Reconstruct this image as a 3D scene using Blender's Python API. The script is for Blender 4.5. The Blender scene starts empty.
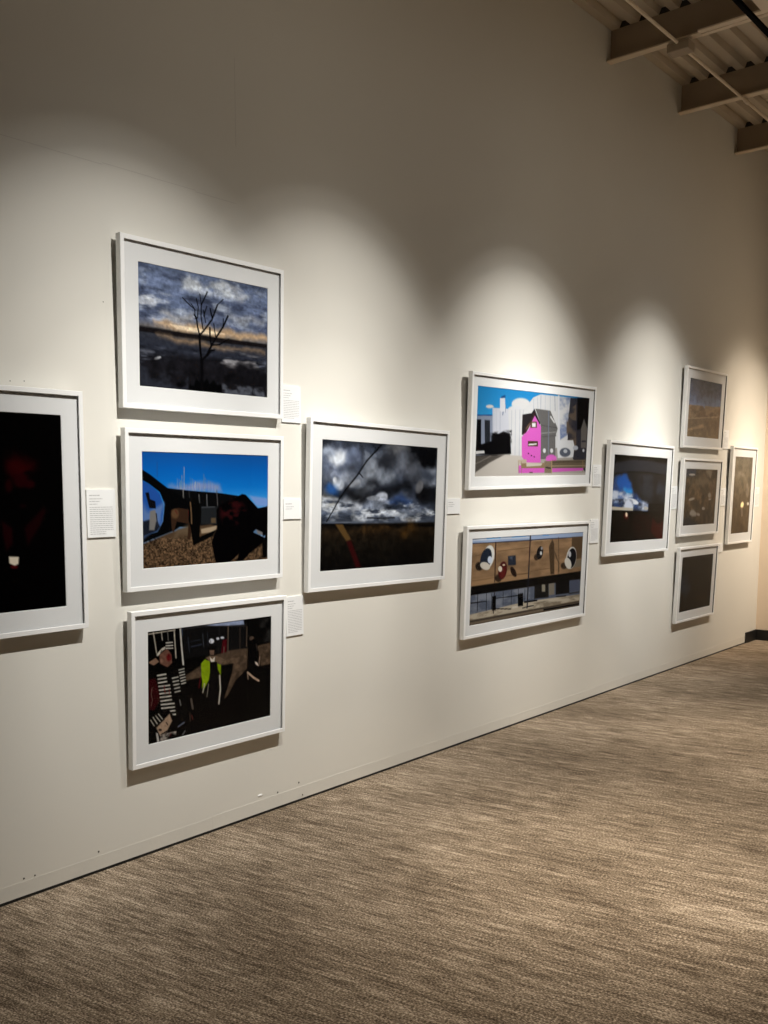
import bpy, bmesh, math, random
import numpy as np
from mathutils import Vector, Matrix

random.seed(4)
SC = bpy.context.scene
COL = SC.collection

# ------------------------------------------------------------------ helpers
def lin(c):
    c = np.asarray(c, float) / 255.0
    return np.where(c <= 0.04045, c / 12.92, ((c + 0.055) / 1.055) ** 2.4)

def col(r, g, b):
    return tuple(float(x) for x in lin((r, g, b))) + (1.0,)

def tag(o, label=None, cat=None, group=None, kind=None):
    if label: o['label'] = label
    if cat: o['category'] = cat
    if group: o['group'] = group
    if kind: o['kind'] = kind
    return o

def obj(name, bm, mat, parent=None, smooth=False):
    me = bpy.data.meshes.new(name)
    bm.normal_update(); bm.to_mesh(me); bm.free()
    if smooth:
        for p in me.polygons: p.use_smooth = True
    o = bpy.data.objects.new(name, me); COL.objects.link(o)
    if mat: me.materials.append(mat)
    if parent: o.parent = parent
    return o

def empty(name, loc):
    o = bpy.data.objects.new(name, None); o.empty_display_size = 0.1
    COL.objects.link(o); o.location = loc
    return o

def box(bm, x0, x1, y0, y1, z0, z1):
    vs = [bm.verts.new((x, y, z)) for z in (z0, z1) for y in (y0, y1) for x in (x0, x1)]
    for f in ((0, 2, 3, 1), (4, 5, 7, 6), (0, 1, 5, 4), (2, 6, 7, 3), (0, 4, 6, 2), (1, 3, 7, 5)):
        bm.faces.new([vs[i] for i in f])
    return vs

def boxbm(*a, bevel=0.0):
    bm = bmesh.new(); box(bm, *a)
    if bevel:
        bmesh.ops.bevel(bm, geom=bm.edges[:], offset=bevel, segments=1, affect='EDGES')
    return bm

def tube(bm, p, q, r, n=12):
    p, q = Vector(p), Vector(q); d = (q - p)
    M = Matrix.Translation((p + q) / 2) @ d.to_track_quat('Z', 'Y').to_matrix().to_4x4()
    bmesh.ops.create_cone(bm, cap_ends=True, segments=n, radius1=r, radius2=r, depth=d.length, matrix=M)

def struct(name, bm, mat, parent=None):
    o = obj(name, bm, mat, parent)
    if not parent: o['kind'] = 'structure'
    return o

# ------------------------------------------------------------------ materials
def newmat(name):
    m = bpy.data.materials.new(name); m.use_nodes = True
    nt = m.node_tree
    return m, nt, nt.nodes['Principled BSDF']

def plain(name, c, rough=0.6, metal=0.0, spec=0.5, bump=0.0, bscale=200.0, vary=0.0):
    m, nt, b = newmat(name)
    b.inputs['Base Color'].default_value = c
    b.inputs['Roughness'].default_value = rough
    b.inputs['Metallic'].default_value = metal
    b.inputs['Specular IOR Level'].default_value = spec
    tc = nt.nodes.new('ShaderNodeTexCoord')
    if bump:
        n = nt.nodes.new('ShaderNodeTexNoise'); n.inputs['Scale'].default_value = bscale
        n.inputs['Detail'].default_value = 3
        nt.links.new(tc.outputs['Object'], n.inputs['Vector'])
        bp = nt.nodes.new('ShaderNodeBump'); bp.inputs['Strength'].default_value = bump
        bp.inputs['Distance'].default_value = 0.002
        nt.links.new(n.outputs['Fac'], bp.inputs['Height']); nt.links.new(bp.outputs['Normal'], b.inputs['Normal'])
    if vary:
        n2 = nt.nodes.new('ShaderNodeTexNoise'); n2.inputs['Scale'].default_value = 1.3; n2.inputs['Detail'].default_value = 5
        nt.links.new(tc.outputs['Object'], n2.inputs['Vector'])
        r = nt.nodes.new('ShaderNodeValToRGB')
        r.color_ramp.elements[0].position = 0.3; r.color_ramp.elements[1].position = 0.7
        r.color_ramp.elements[0].color = tuple(x * (1 - vary) for x in c[:3]) + (1,)
        r.color_ramp.elements[1].color = c
        nt.links.new(n2.outputs['Fac'], r.inputs['Fac']); nt.links.new(r.outputs['Color'], b.inputs['Base Color'])
    return m

M_WALL = plain('painted drywall', (0.79, 0.77, 0.708, 1), 0.75, spec=0.25, bump=0.12, bscale=260, vary=0.03)
M_BACK = plain('drywall with peach light', (0.84, 0.70, 0.55, 1), 0.75, spec=0.25, bump=0.12, bscale=260, vary=0.03)  # peach cast of the warm light is mixed into this wall colour
M_DARK = plain('darkened unseen wall', (0.16, 0.13, 0.10, 1), 0.8, spec=0.2, bump=0.12, bscale=260)  # unseen walls, colour darkened to cut bounced light
M_SEAM = plain('wall seam', (0.67, 0.645, 0.60, 1), 0.8)
M_BASE = plain('painted base strip', (0.76, 0.738, 0.675, 1), 0.75, spec=0.25, bump=0.35, bscale=45, vary=0.05)
M_BLACK = plain('black rubber and shade strips', (0.006, 0.006, 0.006, 1), 0.55)  # rubber base; also paints the shade in frame recesses and floor gap
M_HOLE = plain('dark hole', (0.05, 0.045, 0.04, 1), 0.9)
M_FRAME = plain('white lacquered wood', (0.95, 0.955, 0.95, 1), 0.35, bump=0.02)
M_MAT = plain('white mat board', (0.80, 0.805, 0.81, 1), 0.9, spec=0.1, bump=0.05, bscale=500)
M_CARD = plain('white card', (0.87, 0.88, 0.88, 1), 0.8, spec=0.1)
M_TEXT = plain('grey print', (0.50, 0.50, 0.51, 1), 0.9, spec=0.0)
M_DECK = plain('painted metal deck', (0.62, 0.53, 0.41, 1), 0.6, vary=0.1)
M_JOIST = plain('joist steel shaded tone', (0.40, 0.32, 0.235, 1), 0.6, vary=0.1)  # joist steel with the shade of the web put into the colour
M_FLANGE = plain('joist steel lit tone', (0.82, 0.69, 0.54, 1), 0.55, vary=0.08)  # same joist steel, paler because the lit underside is in the colour
M_PIPE = plain('painted conduit', (0.85, 0.72, 0.56, 1), 0.45)
M_TRACK = plain('black track', (0.003, 0.003, 0.003, 1), 0.9, spec=0.05)

def carpet():
    m, nt, b = newmat('woven carpet')
    L = nt.links.new; N = nt.nodes.new
    tc = N('ShaderNodeTexCoord')
    mp = N('ShaderNodeMapping'); mp.inputs['Rotation'].default_value = (0, 0, math.radians(-8))
    L(tc.outputs['Object'], mp.inputs['Vector'])
    def noise(sx, sy, detail, rough=0.6):
        v = N('ShaderNodeVectorMath'); v.operation = 'MULTIPLY'; v.inputs[1].default_value = (sx, sy, 1)
        L(mp.outputs['Vector'], v.inputs[0])
        n = N('ShaderNodeTexNoise'); n.inputs['Scale'].default_value = 1; n.inputs['Detail'].default_value = detail
        n.inputs['Roughness'].default_value = rough
        L(v.outputs['Vector'], n.inputs['Vector']); return n.outputs['Fac']
    streak = noise(95, 8, 3, 0.65)      # yarn dashes
    mid = noise(22, 1.8, 3)               # broader bars
    grain = noise(210, 120, 2)            # loops
    patch = noise(1.6, 1.0, 2)
    def mad(x, k, y):
        a = N('ShaderNodeMath'); a.operation = 'MULTIPLY_ADD'; a.inputs[1].default_value = k
        L(x, a.inputs[0])
        if isinstance(y, float): a.inputs[2].default_value = y
        else: L(y, a.inputs[2])
        return a.outputs[0]
    s = mad(streak, 0.78, -0.78)
    s = mad(mid, 0.38, s)
    s = mad(grain, 1.2, s)
    s = mad(patch, 0.30, s)
    r = N('ShaderNodeValToRGB'); e = r.color_ramp.elements
    e[0].position = 0.30; e[0].color = (0.056, 0.041, 0.028, 1)
    e[1].position = 0.86; e[1].color = (0.70, 0.585, 0.46, 1)
    k = e.new(0.50); k.color = (0.163, 0.124, 0.087, 1)
    k = e.new(0.66); k.color = (0.345, 0.273, 0.200, 1)
    L(s, r.inputs['Fac']); L(r.outputs['Color'], b.inputs['Base Color'])
    b.inputs['Roughness'].default_value = 0.95; b.inputs['Specular IOR Level'].default_value = 0.05
    bp = N('ShaderNodeBump'); bp.inputs['Strength'].default_value = 0.5; bp.inputs['Distance'].default_value = 0.004
    L(grain, bp.inputs['Height']); L(bp.outputs['Normal'], b.inputs['Normal'])
    return m
M_CARPET = carpet()

def print_material():
    m, nt, b = newmat('photographic print')
    a = nt.nodes.new('ShaderNodeAttribute'); a.attribute_name = 'ink'
    nt.links.new(a.outputs['Color'], b.inputs['Base Color'])
    b.inputs['Roughness'].default_value = 0.8; b.inputs['Specular IOR Level'].default_value = 0.0
    return m
M_PRINT = print_material()

def pane_material():
    m = bpy.data.materials.new('clear glazing'); m.use_nodes = True
    nt = m.node_tree; nt.nodes.clear()
    out = nt.nodes.new('ShaderNodeOutputMaterial'); mix = nt.nodes.new('ShaderNodeMixShader')
    lw = nt.nodes.new('ShaderNodeLayerWeight'); lw.inputs['Blend'].default_value = 0.5
    pw = nt.nodes.new('ShaderNodeMath'); pw.operation = 'POWER'; pw.inputs[1].default_value = 5.0
    fr = nt.nodes.new('ShaderNodeMath'); fr.operation = 'MULTIPLY_ADD'; fr.inputs[1].default_value = 0.55; fr.inputs[2].default_value = 0.012
    nt.links.new(lw.outputs['Facing'], pw.inputs[0]); nt.links.new(pw.outputs[0], fr.inputs[0])
    tr = nt.nodes.new('ShaderNodeBsdfTransparent'); gl = nt.nodes.new('ShaderNodeBsdfGlossy')
    gl.inputs['Roughness'].default_value = 0.03
    tr.inputs['Color'].default_value = (0.98, 0.985, 0.985, 1)
    L = nt.links.new
    L(fr.outputs[0], mix.inputs[0]); L(tr.outputs[0], mix.inputs[1]); L(gl.outputs[0], mix.inputs[2]); L(mix.outputs[0], out.inputs['Surface'])
    return m
M_PANE = pane_material()

# ------------------------------------------------------------------ picture painting (numpy, into a colour attribute)
# every print is described by brush strokes in its own coordinates (0..1 across, 0..1 down), widths in print heights
# ('g', stops) vertical gradient | ('p', polygon, colour, softness) | ('l', polyline, width, colour)
# ('c', area, colour, cells across, cells down, threshold, seed, softness) cloudy patches | ('n', area, amount, cells.., seed) grain
ART = {
 'A': [
  ('g',[(0,(102,113,138)),(0.15,(124,137,167)),(0.3,(108,120,148)),(0.42,(96,105,130)),(0.5,(112,108,108)),(0.522,(30,29,30)),(0.56,(54,56,64)),(0.65,(45,48,58)),(0.75,(27,27,31)),(1,(28,30,38))]),
  ('c',[(0.001,-0.001),(1.0,0.002),(1.003,0.402),(0.001,0.478)],(70,77,98),4,13,0.55,3,0.044),
  ('c',[(0.001,-0.001),(1.0,0.002),(1.003,0.402),(0.001,0.478)],(168,176,192),5,12,0.62,8,0.044),
  ('p',[(0.38,0.06),(0.379,0.075),(0.376,0.088),(0.371,0.099),(0.366,0.105),(0.36,0.106),(0.355,0.102),(0.35,0.094),(0.348,0.081),(0.347,0.067),(0.348,0.052),(0.351,0.039),(0.355,0.029),(0.36,0.022),(0.366,0.021),(0.371,0.025),(0.376,0.033),(0.379,0.046)],(205,207,210),0.0176),
  ('c',[(0.316,-0.016),(0.85,-0.011),(0.851,0.166),(0.315,0.165)],(204,208,214),6,9,0.56,33,0.044),
  ('p',[(0.691,0.074),(0.684,0.08),(0.674,0.083),(0.66,0.083),(0.644,0.08),(0.629,0.074),(0.616,0.066),(0.607,0.056),(0.603,0.047),(0.604,0.039),(0.61,0.033),(0.62,0.029),(0.634,0.029),(0.649,0.032),(0.665,0.038),(0.678,0.046),(0.687,0.056),(0.691,0.065)],(205,207,210),0.0249),
  ('p',[(0.777,0.116),(0.773,0.121),(0.764,0.123),(0.751,0.124),(0.737,0.122),(0.723,0.117),(0.71,0.112),(0.701,0.105),(0.696,0.098),(0.696,0.092),(0.7,0.088),(0.709,0.085),(0.721,0.085),(0.735,0.086),(0.75,0.091),(0.762,0.096),(0.772,0.103),(0.777,0.11)],(190,191,195),0.0249),
  ('c',[(0.003,0.23),(0.221,0.229),(0.221,0.334),(0.002,0.361)],(205,208,214),5,14,0.5,37,0.0293),
  ('p',[(0.089,0.315),(0.085,0.32),(0.075,0.324),(0.061,0.325),(0.045,0.325),(0.028,0.323),(0.013,0.32),(0.001,0.315),(-0.007,0.31),(-0.008,0.304),(-0.004,0.3),(0.005,0.296),(0.019,0.294),(0.035,0.294),(0.052,0.296),(0.067,0.3),(0.08,0.305),(0.087,0.31)],(175,178,188),0.0147),
  ('p',[(0.155,0.388),(0.383,0.365),(0.397,0.416),(0.22,0.425)],(160,158,158),0.0234),
  ('p',[(0.64,0.318),(0.978,0.29),(0.97,0.333),(0.699,0.363)],(158,162,172),0.0205),
  ('p',[(0.102,0.46),(0.355,0.437),(0.567,0.445),(1.003,0.428),(1.003,0.485),(0.64,0.506),(0.355,0.508),(0.141,0.495)],(196,166,132),0.0176),
  ('p',[(0.22,0.462),(0.524,0.462),(0.64,0.474),(0.524,0.499),(0.273,0.494)],(250,226,192),0.0103),
  ('b',[(0.001,-0.001),(1.0,0.002),(1.003,0.402),(0.001,0.478)],0.3,5,8,12),
  ('p',[(0.0,0.519),(1.003,0.513),(1.004,0.54),(0.495,0.557),(0.0,0.555)],(27,24,25),0.0073),
  ('p',[(0.121,0.567),(0.287,0.565),(0.495,0.573),(0.98,0.595),(0.98,0.615),(0.73,0.598),(0.495,0.607),(0.246,0.599)],(150,124,98),0.0176),
  ('c',[(0.005,0.683),(0.998,0.636),(0.999,0.77),(0.004,0.831)],(96,100,112),6,20,0.58,5,0.0293),
  ('b',[(0.003,0.654),(0.998,0.636),(1.0,0.871),(0.001,0.891)],0.6,6,18,19),
  ('c',[(0.524,0.606),(0.998,0.636),(0.999,0.77),(0.611,0.769)],(150,146,148),7,30,0.58,9,0.0205),
  ('p',[(0.155,0.741),(0.155,0.746),(0.151,0.751),(0.146,0.757),(0.138,0.763),(0.129,0.768),(0.121,0.771),(0.114,0.772),(0.108,0.771),(0.106,0.768),(0.106,0.764),(0.109,0.758),(0.115,0.752),(0.123,0.747),(0.131,0.742),(0.14,0.739),(0.147,0.737),(0.152,0.738)],(205,205,208),0.0073),
  ('p',[(0.79,0.719),(0.784,0.724),(0.768,0.728),(0.746,0.729),(0.719,0.729),(0.691,0.726),(0.665,0.722),(0.644,0.716),(0.631,0.71),(0.627,0.704),(0.633,0.699),(0.648,0.695),(0.67,0.694),(0.697,0.694),(0.725,0.697),(0.751,0.701),(0.772,0.707),(0.786,0.713)],(150,148,150),0.0117),
  ('p',[(0.925,0.731),(0.921,0.736),(0.911,0.739),(0.896,0.741),(0.877,0.742),(0.858,0.741),(0.84,0.738),(0.826,0.734),(0.817,0.73),(0.814,0.725),(0.818,0.721),(0.828,0.717),(0.844,0.715),(0.862,0.714),(0.881,0.715),(0.899,0.718),(0.914,0.722),(0.923,0.726)],(140,138,140),0.0103),
  ('p',[(0.113,0.711),(0.109,0.715),(0.097,0.719),(0.08,0.722),(0.059,0.723),(0.037,0.722),(0.017,0.72),(0.0,0.717),(-0.01,0.713),(-0.013,0.708),(-0.009,0.704),(0.003,0.7),(0.019,0.697),(0.04,0.696),(0.062,0.696),(0.083,0.698),(0.099,0.702),(0.11,0.706)],(92,94,104),0.0132),
  ('p',[(0.004,0.809),(0.286,0.737),(0.495,0.736),(0.999,0.745),(1.0,1.001),(0.0,0.997)],(24,23,26),0.0264),
  ('n',[(0.005,0.772),(0.998,0.703),(1.0,1.001),(0.0,0.997)],0.5,18,14,2),
  ('c',[(0.611,0.914),(1.0,0.905),(1.0,1.001),(0.611,1.018)],(80,82,90),16,16,0.55,4,0.0147),
  ('c',[(0.004,0.831),(0.354,0.848),(0.353,0.996),(0.0,0.997)],(44,46,54),10,10,0.55,14,0.0147),
  ('p',[(0.353,0.996),(0.362,0.941),(0.395,0.956),(0.412,0.891),(0.441,0.916),(0.455,0.86),(0.473,0.913),(0.498,0.875),(0.516,0.924),(0.552,0.888),(0.574,0.926),(0.614,0.917),(0.617,1.005),(0.348,1.008)],(8,8,9),0.0132),
  ('c',[(0.271,0.935),(0.382,0.923),(0.381,1.001),(0.271,1.005)],(10,10,11),14,14,0.5,6,0.0117),
  ('n',None,0.16,60,44,71),
  ('l',[(0.455,1.002),(0.459,0.851),(0.455,0.726)],0.0319,(12,11,13)),
  ('l',[(0.455,0.734),(0.444,0.618),(0.441,0.509)],0.024,(12,11,13)),
  ('l',[(0.455,0.734),(0.495,0.681),(0.531,0.597)],0.022,(12,11,13)),
  ('l',[(0.531,0.597),(0.567,0.521),(0.625,0.416),(0.665,0.314)],0.018,(12,11,13)),
  ('l',[(0.441,0.517),(0.427,0.45),(0.418,0.374),(0.404,0.353)],0.016,(12,11,13)),
  ('l',[(0.441,0.517),(0.474,0.473),(0.538,0.368),(0.581,0.235)],0.016,(12,11,13)),
  ('l',[(0.467,0.459),(0.453,0.352),(0.456,0.259),(0.502,0.141)],0.0121,(12,11,13)),
  ('l',[(0.427,0.372),(0.432,0.279),(0.418,0.212)],0.0101,(12,11,13)),
  ('l',[(0.456,0.259),(0.445,0.168)],0.0081,(12,11,13)),
  ('l',[(0.411,0.311),(0.356,0.266),(0.315,0.225)],0.0081,(12,11,13)),
  ('l',[(0.538,0.345),(0.524,0.277)],0.0141,(12,11,13)),
  ('l',[(0.531,0.589),(0.522,0.512),(0.521,0.442)],0.018,(12,11,13)),
  ('l',[(0.567,0.521),(0.552,0.4)],0.0101,(12,11,13)),
  ('l',[(0.531,0.589),(0.596,0.573),(0.673,0.512)],0.0121,(12,11,13)),
  ('l',[(0.502,0.68),(0.531,0.634),(0.555,0.624)],0.016,(12,11,13)),
  ('l',[(0.625,0.416),(0.628,0.344)],0.0101,(12,11,13)),
  ('l',[(0.474,0.348),(0.498,0.263)],0.0101,(12,11,13)),
  ('l',[(0.581,0.235),(0.628,0.175)],0.0081,(12,11,13)),
  ('l',[(0.488,0.4),(0.473,0.302)],0.0101,(12,11,13)),
  ('l',[(0.411,0.383),(0.404,0.3),(0.38,0.266)],0.0081,(12,11,13)),
 ],
 'B': [
  ('g',[(0,(24,84,156)),(0.15,(14,100,182)),(0.3,(18,118,200)),(0.42,(60,152,220)),(0.55,(110,160,215)),(1,(60,60,60))]),
  ('p',[(0.201,0.301),(0.396,0.247),(0.574,0.288),(0.602,0.356),(0.2,0.323)],(120,142,190),0.0205),
  ('p',[(0.835,0.382),(1.002,0.409),(1.002,0.487),(0.896,0.478)],(120,155,212),0.0146),
  ('l',[(0.308,0.128),(0.305,0.407)],0.0073,(150,152,165)),
  ('l',[(0.459,0.185),(0.46,0.394)],0.0058,(120,130,155)),
  ('l',[(0.393,0.258),(0.371,0.393)],0.0058,(170,172,182)),
  ('l',[(0.423,0.267),(0.424,0.44)],0.0073,(165,165,172)),
  ('l',[(0.291,0.203),(0.287,0.377)],0.0058,(140,145,160)),
  ('l',[(0.11,0.089),(0.11,0.213)],0.0058,(50,80,135)),
  ('l',[(0.275,0.263),(0.279,0.392)],0.0044,(150,150,160)),
  ('l',[(0.462,0.07),(0.462,0.147)],0.0044,(40,95,160)),
  ('l',[(0.546,0.293),(0.551,0.395)],0.0044,(150,155,170)),
  ('l',[(0.245,0.316),(0.241,0.304)],0.0038,(118,124,146)),
  ('l',[(0.257,0.317),(0.255,0.225)],0.0038,(147,153,175)),
  ('l',[(0.27,0.319),(0.269,0.235)],0.0038,(126,132,164)),
  ('l',[(0.282,0.32),(0.282,0.245)],0.0038,(155,161,153)),
  ('l',[(0.294,0.322),(0.295,0.256)],0.0038,(134,140,182)),
  ('l',[(0.307,0.323),(0.309,0.266)],0.0038,(163,169,171)),
  ('l',[(0.319,0.324),(0.322,0.277)],0.0038,(142,148,160)),
  ('l',[(0.332,0.326),(0.336,0.287)],0.0038,(121,127,149)),
  ('l',[(0.345,0.327),(0.349,0.298)],0.0038,(150,156,178)),
  ('l',[(0.357,0.329),(0.354,0.217)],0.0038,(129,135,167)),
  ('l',[(0.37,0.33),(0.368,0.228)],0.0038,(158,164,156)),
  ('l',[(0.383,0.331),(0.382,0.238)],0.0038,(137,143,185)),
  ('l',[(0.396,0.333),(0.395,0.249)],0.0038,(166,172,174)),
  ('l',[(0.408,0.334),(0.409,0.26)],0.0038,(145,151,163)),
  ('l',[(0.421,0.336),(0.423,0.27)],0.0038,(124,130,152)),
  ('l',[(0.434,0.337),(0.437,0.281)],0.0038,(153,159,181)),
  ('l',[(0.447,0.339),(0.451,0.292)],0.0038,(132,138,170)),
  ('l',[(0.46,0.34),(0.465,0.302)],0.0038,(161,167,159)),
  ('l',[(0.473,0.341),(0.47,0.221)],0.0038,(140,146,148)),
  ('l',[(0.487,0.343),(0.484,0.231)],0.0038,(119,125,177)),
  ('l',[(0.5,0.344),(0.498,0.242)],0.0038,(148,154,166)),
  ('l',[(0.513,0.346),(0.512,0.253)],0.0038,(127,133,155)),
  ('l',[(0.526,0.347),(0.527,0.263)],0.0038,(156,162,184)),
  ('l',[(0.54,0.349),(0.541,0.274)],0.0038,(135,141,173)),
  ('l',[(0.553,0.35),(0.556,0.285)],0.0038,(164,170,162)),
  ('l',[(0.566,0.352),(0.57,0.296)],0.0038,(143,149,151)),
  ('p',[(0.175,0.31),(0.355,0.334),(0.587,0.356),(0.734,0.381),(0.912,0.507),(1.002,0.484),(1.003,0.686),(0.17,0.645)],(13,13,14),0.0058),
  ('l',[(0.3,0.324),(0.302,0.41)],0.0073,(150,145,140)),
  ('l',[(0.483,0.371),(0.486,0.496)],0.0073,(130,128,130)),
  ('l',[(0.422,0.37),(0.425,0.44)],0.0073,(125,122,120)),
  ('l',[(0.562,0.335),(0.57,0.466)],0.0088,(95,92,92)),
  ('l',[(0.345,0.334),(0.347,0.392)],0.0044,(90,88,88)),
  ('p',[(0.437,0.474),(0.587,0.478),(0.586,0.641),(0.436,0.635)],(36,38,40),0.0073),
  ('p',[(0.516,0.58),(0.555,0.581),(0.555,0.629),(0.516,0.627)],(95,78,58),0.0073),
  ('l',[(0.445,0.484),(0.545,0.481)],0.0088,(70,72,76)),
  ('p',[(0.001,0.785),(0.195,0.699),(0.352,0.654),(0.516,0.638),(1.0,0.812),(1.001,1.008),(-0.0,0.999)],(86,67,49),0.0117),
  ('n',[(0.002,0.74),(1.0,0.736),(1.001,1.008),(-0.0,0.999)],0.8,100,80,6),
  ('p',[(0.26,0.672),(0.352,0.639),(0.365,0.732),(0.22,0.754)],(104,86,66),0.0205),
  ('p',[(0.436,0.677),(0.565,0.652),(0.55,0.708),(0.439,0.718)],(170,150,124),0.0088),
  ('p',[(-0.003,0.15),(0.054,0.192),(0.182,0.309),(0.354,0.438),(0.353,0.592),(0.234,0.679),(0.007,0.773),(-0.004,0.718),(0.107,0.687),(0.148,0.599),(0.161,0.45),(0.127,0.345),(0.052,0.275),(-0.005,0.236)],(9,9,10),0.0058),
  ('p',[(0.002,0.246),(0.052,0.279),(0.125,0.353),(0.155,0.457),(0.143,0.599),(0.105,0.679),(0.001,0.722)],(38,84,160),0.0058),
  ('p',[(0.003,0.454),(0.049,0.499),(0.155,0.457),(0.143,0.599),(0.105,0.679),(0.001,0.722)],(96,124,172),0.0175),
  ('p',[(0.003,0.593),(0.047,0.58),(0.108,0.597),(0.126,0.643),(0.105,0.679),(0.001,0.722)],(32,36,46),0.0117),
  ('p',[(0.024,0.352),(0.049,0.345),(0.057,0.406),(0.094,0.422),(0.098,0.485),(0.051,0.48),(0.038,0.418)],(18,18,22),0.0044),
  ('p',[(0.055,0.506),(0.091,0.496),(0.107,0.553),(0.085,0.671),(0.048,0.669)],(126,122,118),0.0088),
  ('l',[(0.1,0.53),(0.11,0.642)],0.0117,(40,44,54)),
  ('p',[(0.208,0.499),(0.262,0.482),(0.354,0.503),(0.382,0.578),(0.368,0.655),(0.351,0.766),(0.33,0.764),(0.339,0.626),(0.25,0.603),(0.228,0.697),(0.213,0.681),(0.207,0.571)],(58,40,29),0.0058),
  ('p',[(0.267,0.535),(0.265,0.55),(0.26,0.563),(0.252,0.572),(0.243,0.576),(0.233,0.576),(0.224,0.571),(0.216,0.561),(0.212,0.548),(0.21,0.534),(0.212,0.519),(0.217,0.507),(0.225,0.497),(0.234,0.493),(0.244,0.493),(0.253,0.498),(0.26,0.508),(0.265,0.521)],(98,72,50),0.0132),
  ('l',[(0.34,0.515),(0.342,0.576)],0.0073,(80,20,22)),
  ('l',[(0.239,0.504),(0.255,0.535)],0.0073,(90,24,26)),
  ('p',[(0.344,0.446),(0.379,0.4),(0.421,0.424),(0.44,0.518),(0.429,0.626),(0.421,0.798),(0.375,0.82),(0.357,0.67),(0.339,0.592)],(10,9,8),0.0044),
  ('l',[(0.354,0.438),(0.361,0.531),(0.363,0.624)],0.0132,(112,88,64)),
  ('p',[(0.375,0.822),(0.529,0.745),(0.56,0.688),(0.412,0.754)],(10,9,8),0.0058),
  ('p',[(0.565,0.68),(0.559,0.505),(0.587,0.466),(0.716,0.397),(0.775,0.365),(0.805,0.374),(0.912,0.502),(1.002,0.487),(1.003,0.745),(0.962,0.771),(0.897,0.7),(0.869,0.729),(0.969,0.785),(0.959,0.835),(0.836,0.93),(0.775,1.0),(0.73,0.996),(0.748,0.923),(0.671,0.999),(0.556,1.004),(0.52,0.805),(0.543,0.727)],(6,5,6),0.0058),
  ('c',[(0.805,0.537),(0.798,0.578),(0.779,0.614),(0.749,0.641),(0.713,0.653),(0.675,0.652),(0.64,0.636),(0.611,0.608),(0.593,0.571),(0.587,0.53),(0.593,0.489),(0.612,0.454),(0.64,0.428),(0.676,0.414),(0.714,0.415),(0.749,0.43),(0.779,0.457),(0.798,0.494)],(48,16,18),22,22,0.5,9,0.0438),
  ('p',[(0.953,0.835),(1.003,0.702),(1.004,0.978),(0.954,0.974)],(8,8,8),0.0044),
  ('p',[(0.894,0.7),(0.956,0.734),(0.953,0.759),(0.912,0.748)],(120,118,118),0.0058),
 ],
 'C': [
  ('g',[(0,(12,11,10)),(1,(9,8,8))]),
  ('p',[(0.25,0.008),(0.354,0.062),(0.258,0.079)],(132,150,188),0.0076),
  ('p',[(0.395,-0.005),(0.752,-0.005),(0.759,0.051),(0.548,0.043)],(146,156,182),0.0092),
  ('p',[(0.254,0.006),(0.548,0.037),(0.791,0.068),(0.792,0.288),(0.275,0.287)],(22,21,21),0.0061),
  ('l',[(0.261,0.019),(0.408,0.016),(0.783,0.068)],0.0107,(50,48,48)),
  ('l',[(0.416,0.085),(0.423,0.206)],0.0076,(72,74,80)),
  ('l',[(0.453,0.082),(0.459,0.197)],0.0061,(58,60,66)),
  ('l',[(0.301,0.098),(0.312,0.235)],0.0076,(58,60,68)),
  ('l',[(0.287,0.143),(0.395,0.137)],0.0061,(48,52,60)),
  ('l',[(0.325,0.189),(0.409,0.18)],0.0122,(48,52,64)),
  ('l',[(0.548,0.048),(0.552,0.139)],0.0061,(50,48,48)),
  ('p',[(0.275,0.445),(0.41,0.37),(0.521,0.297),(0.636,0.277),(0.8,0.284),(0.999,0.263),(1.001,0.481),(0.786,0.484),(0.697,0.567),(0.646,0.686),(0.588,0.739),(0.659,0.492),(0.666,0.407),(0.564,0.407),(0.397,0.487),(0.289,0.489)],(84,68,54),0.0107),
  ('n',[(0.275,0.445),(0.999,0.263),(1.001,0.481),(0.588,0.739)],0.35,30,30,7),
  ('p',[(0.76,-0.009),(1.003,0.001),(1.005,0.25),(0.892,0.249),(0.784,0.244)],(15,14,13),0.0076),
  ('c',[(0.76,-0.009),(1.003,0.001),(1.005,0.25),(0.784,0.244)],(44,42,40),12,12,0.6,2,0.0122),
  ('l',[(0.623,0.054),(0.621,0.286)],0.0138,(92,78,66)),
  ('l',[(0.723,0.079),(0.724,0.271)],0.0092,(70,58,50)),
  ('l',[(0.783,0.078),(0.781,0.264)],0.0122,(88,72,60)),
  ('p',[(0.689,0.579),(0.786,0.501),(1.001,0.475),(1.005,1.002),(0.358,0.993),(0.384,0.771),(0.566,0.737),(0.609,0.728)],(9,8,8),0.0122),
  ('p',[(0.004,0.007),(0.241,-0.003),(0.262,0.328),(0.004,0.339)],(10,9,9),0.0046),
  ('l',[(0.004,0.023),(0.202,0.016)],0.0107,(176,166,150)),
  ('l',[(0.043,0.014),(0.066,0.198)],0.0122,(170,160,145)),
  ('l',[(0.101,0.016),(0.108,0.09)],0.0107,(168,160,148)),
  ('l',[(0.146,0.014),(0.152,0.108)],0.0092,(110,104,98)),
  ('l',[(0.195,0.012),(0.209,0.268)],0.0138,(178,168,152)),
  ('l',[(0.241,0.0),(0.251,0.169),(0.264,0.337)],0.0183,(196,190,180)),
  ('p',[(0.004,0.271),(0.059,0.24),(0.084,0.278),(0.044,0.304)],(146,114,94),0.0061),
  ('p',[(0.084,0.217),(0.144,0.169),(0.175,0.233),(0.181,0.306),(0.145,0.34),(0.091,0.298)],(112,78,64),0.0076),
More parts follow.
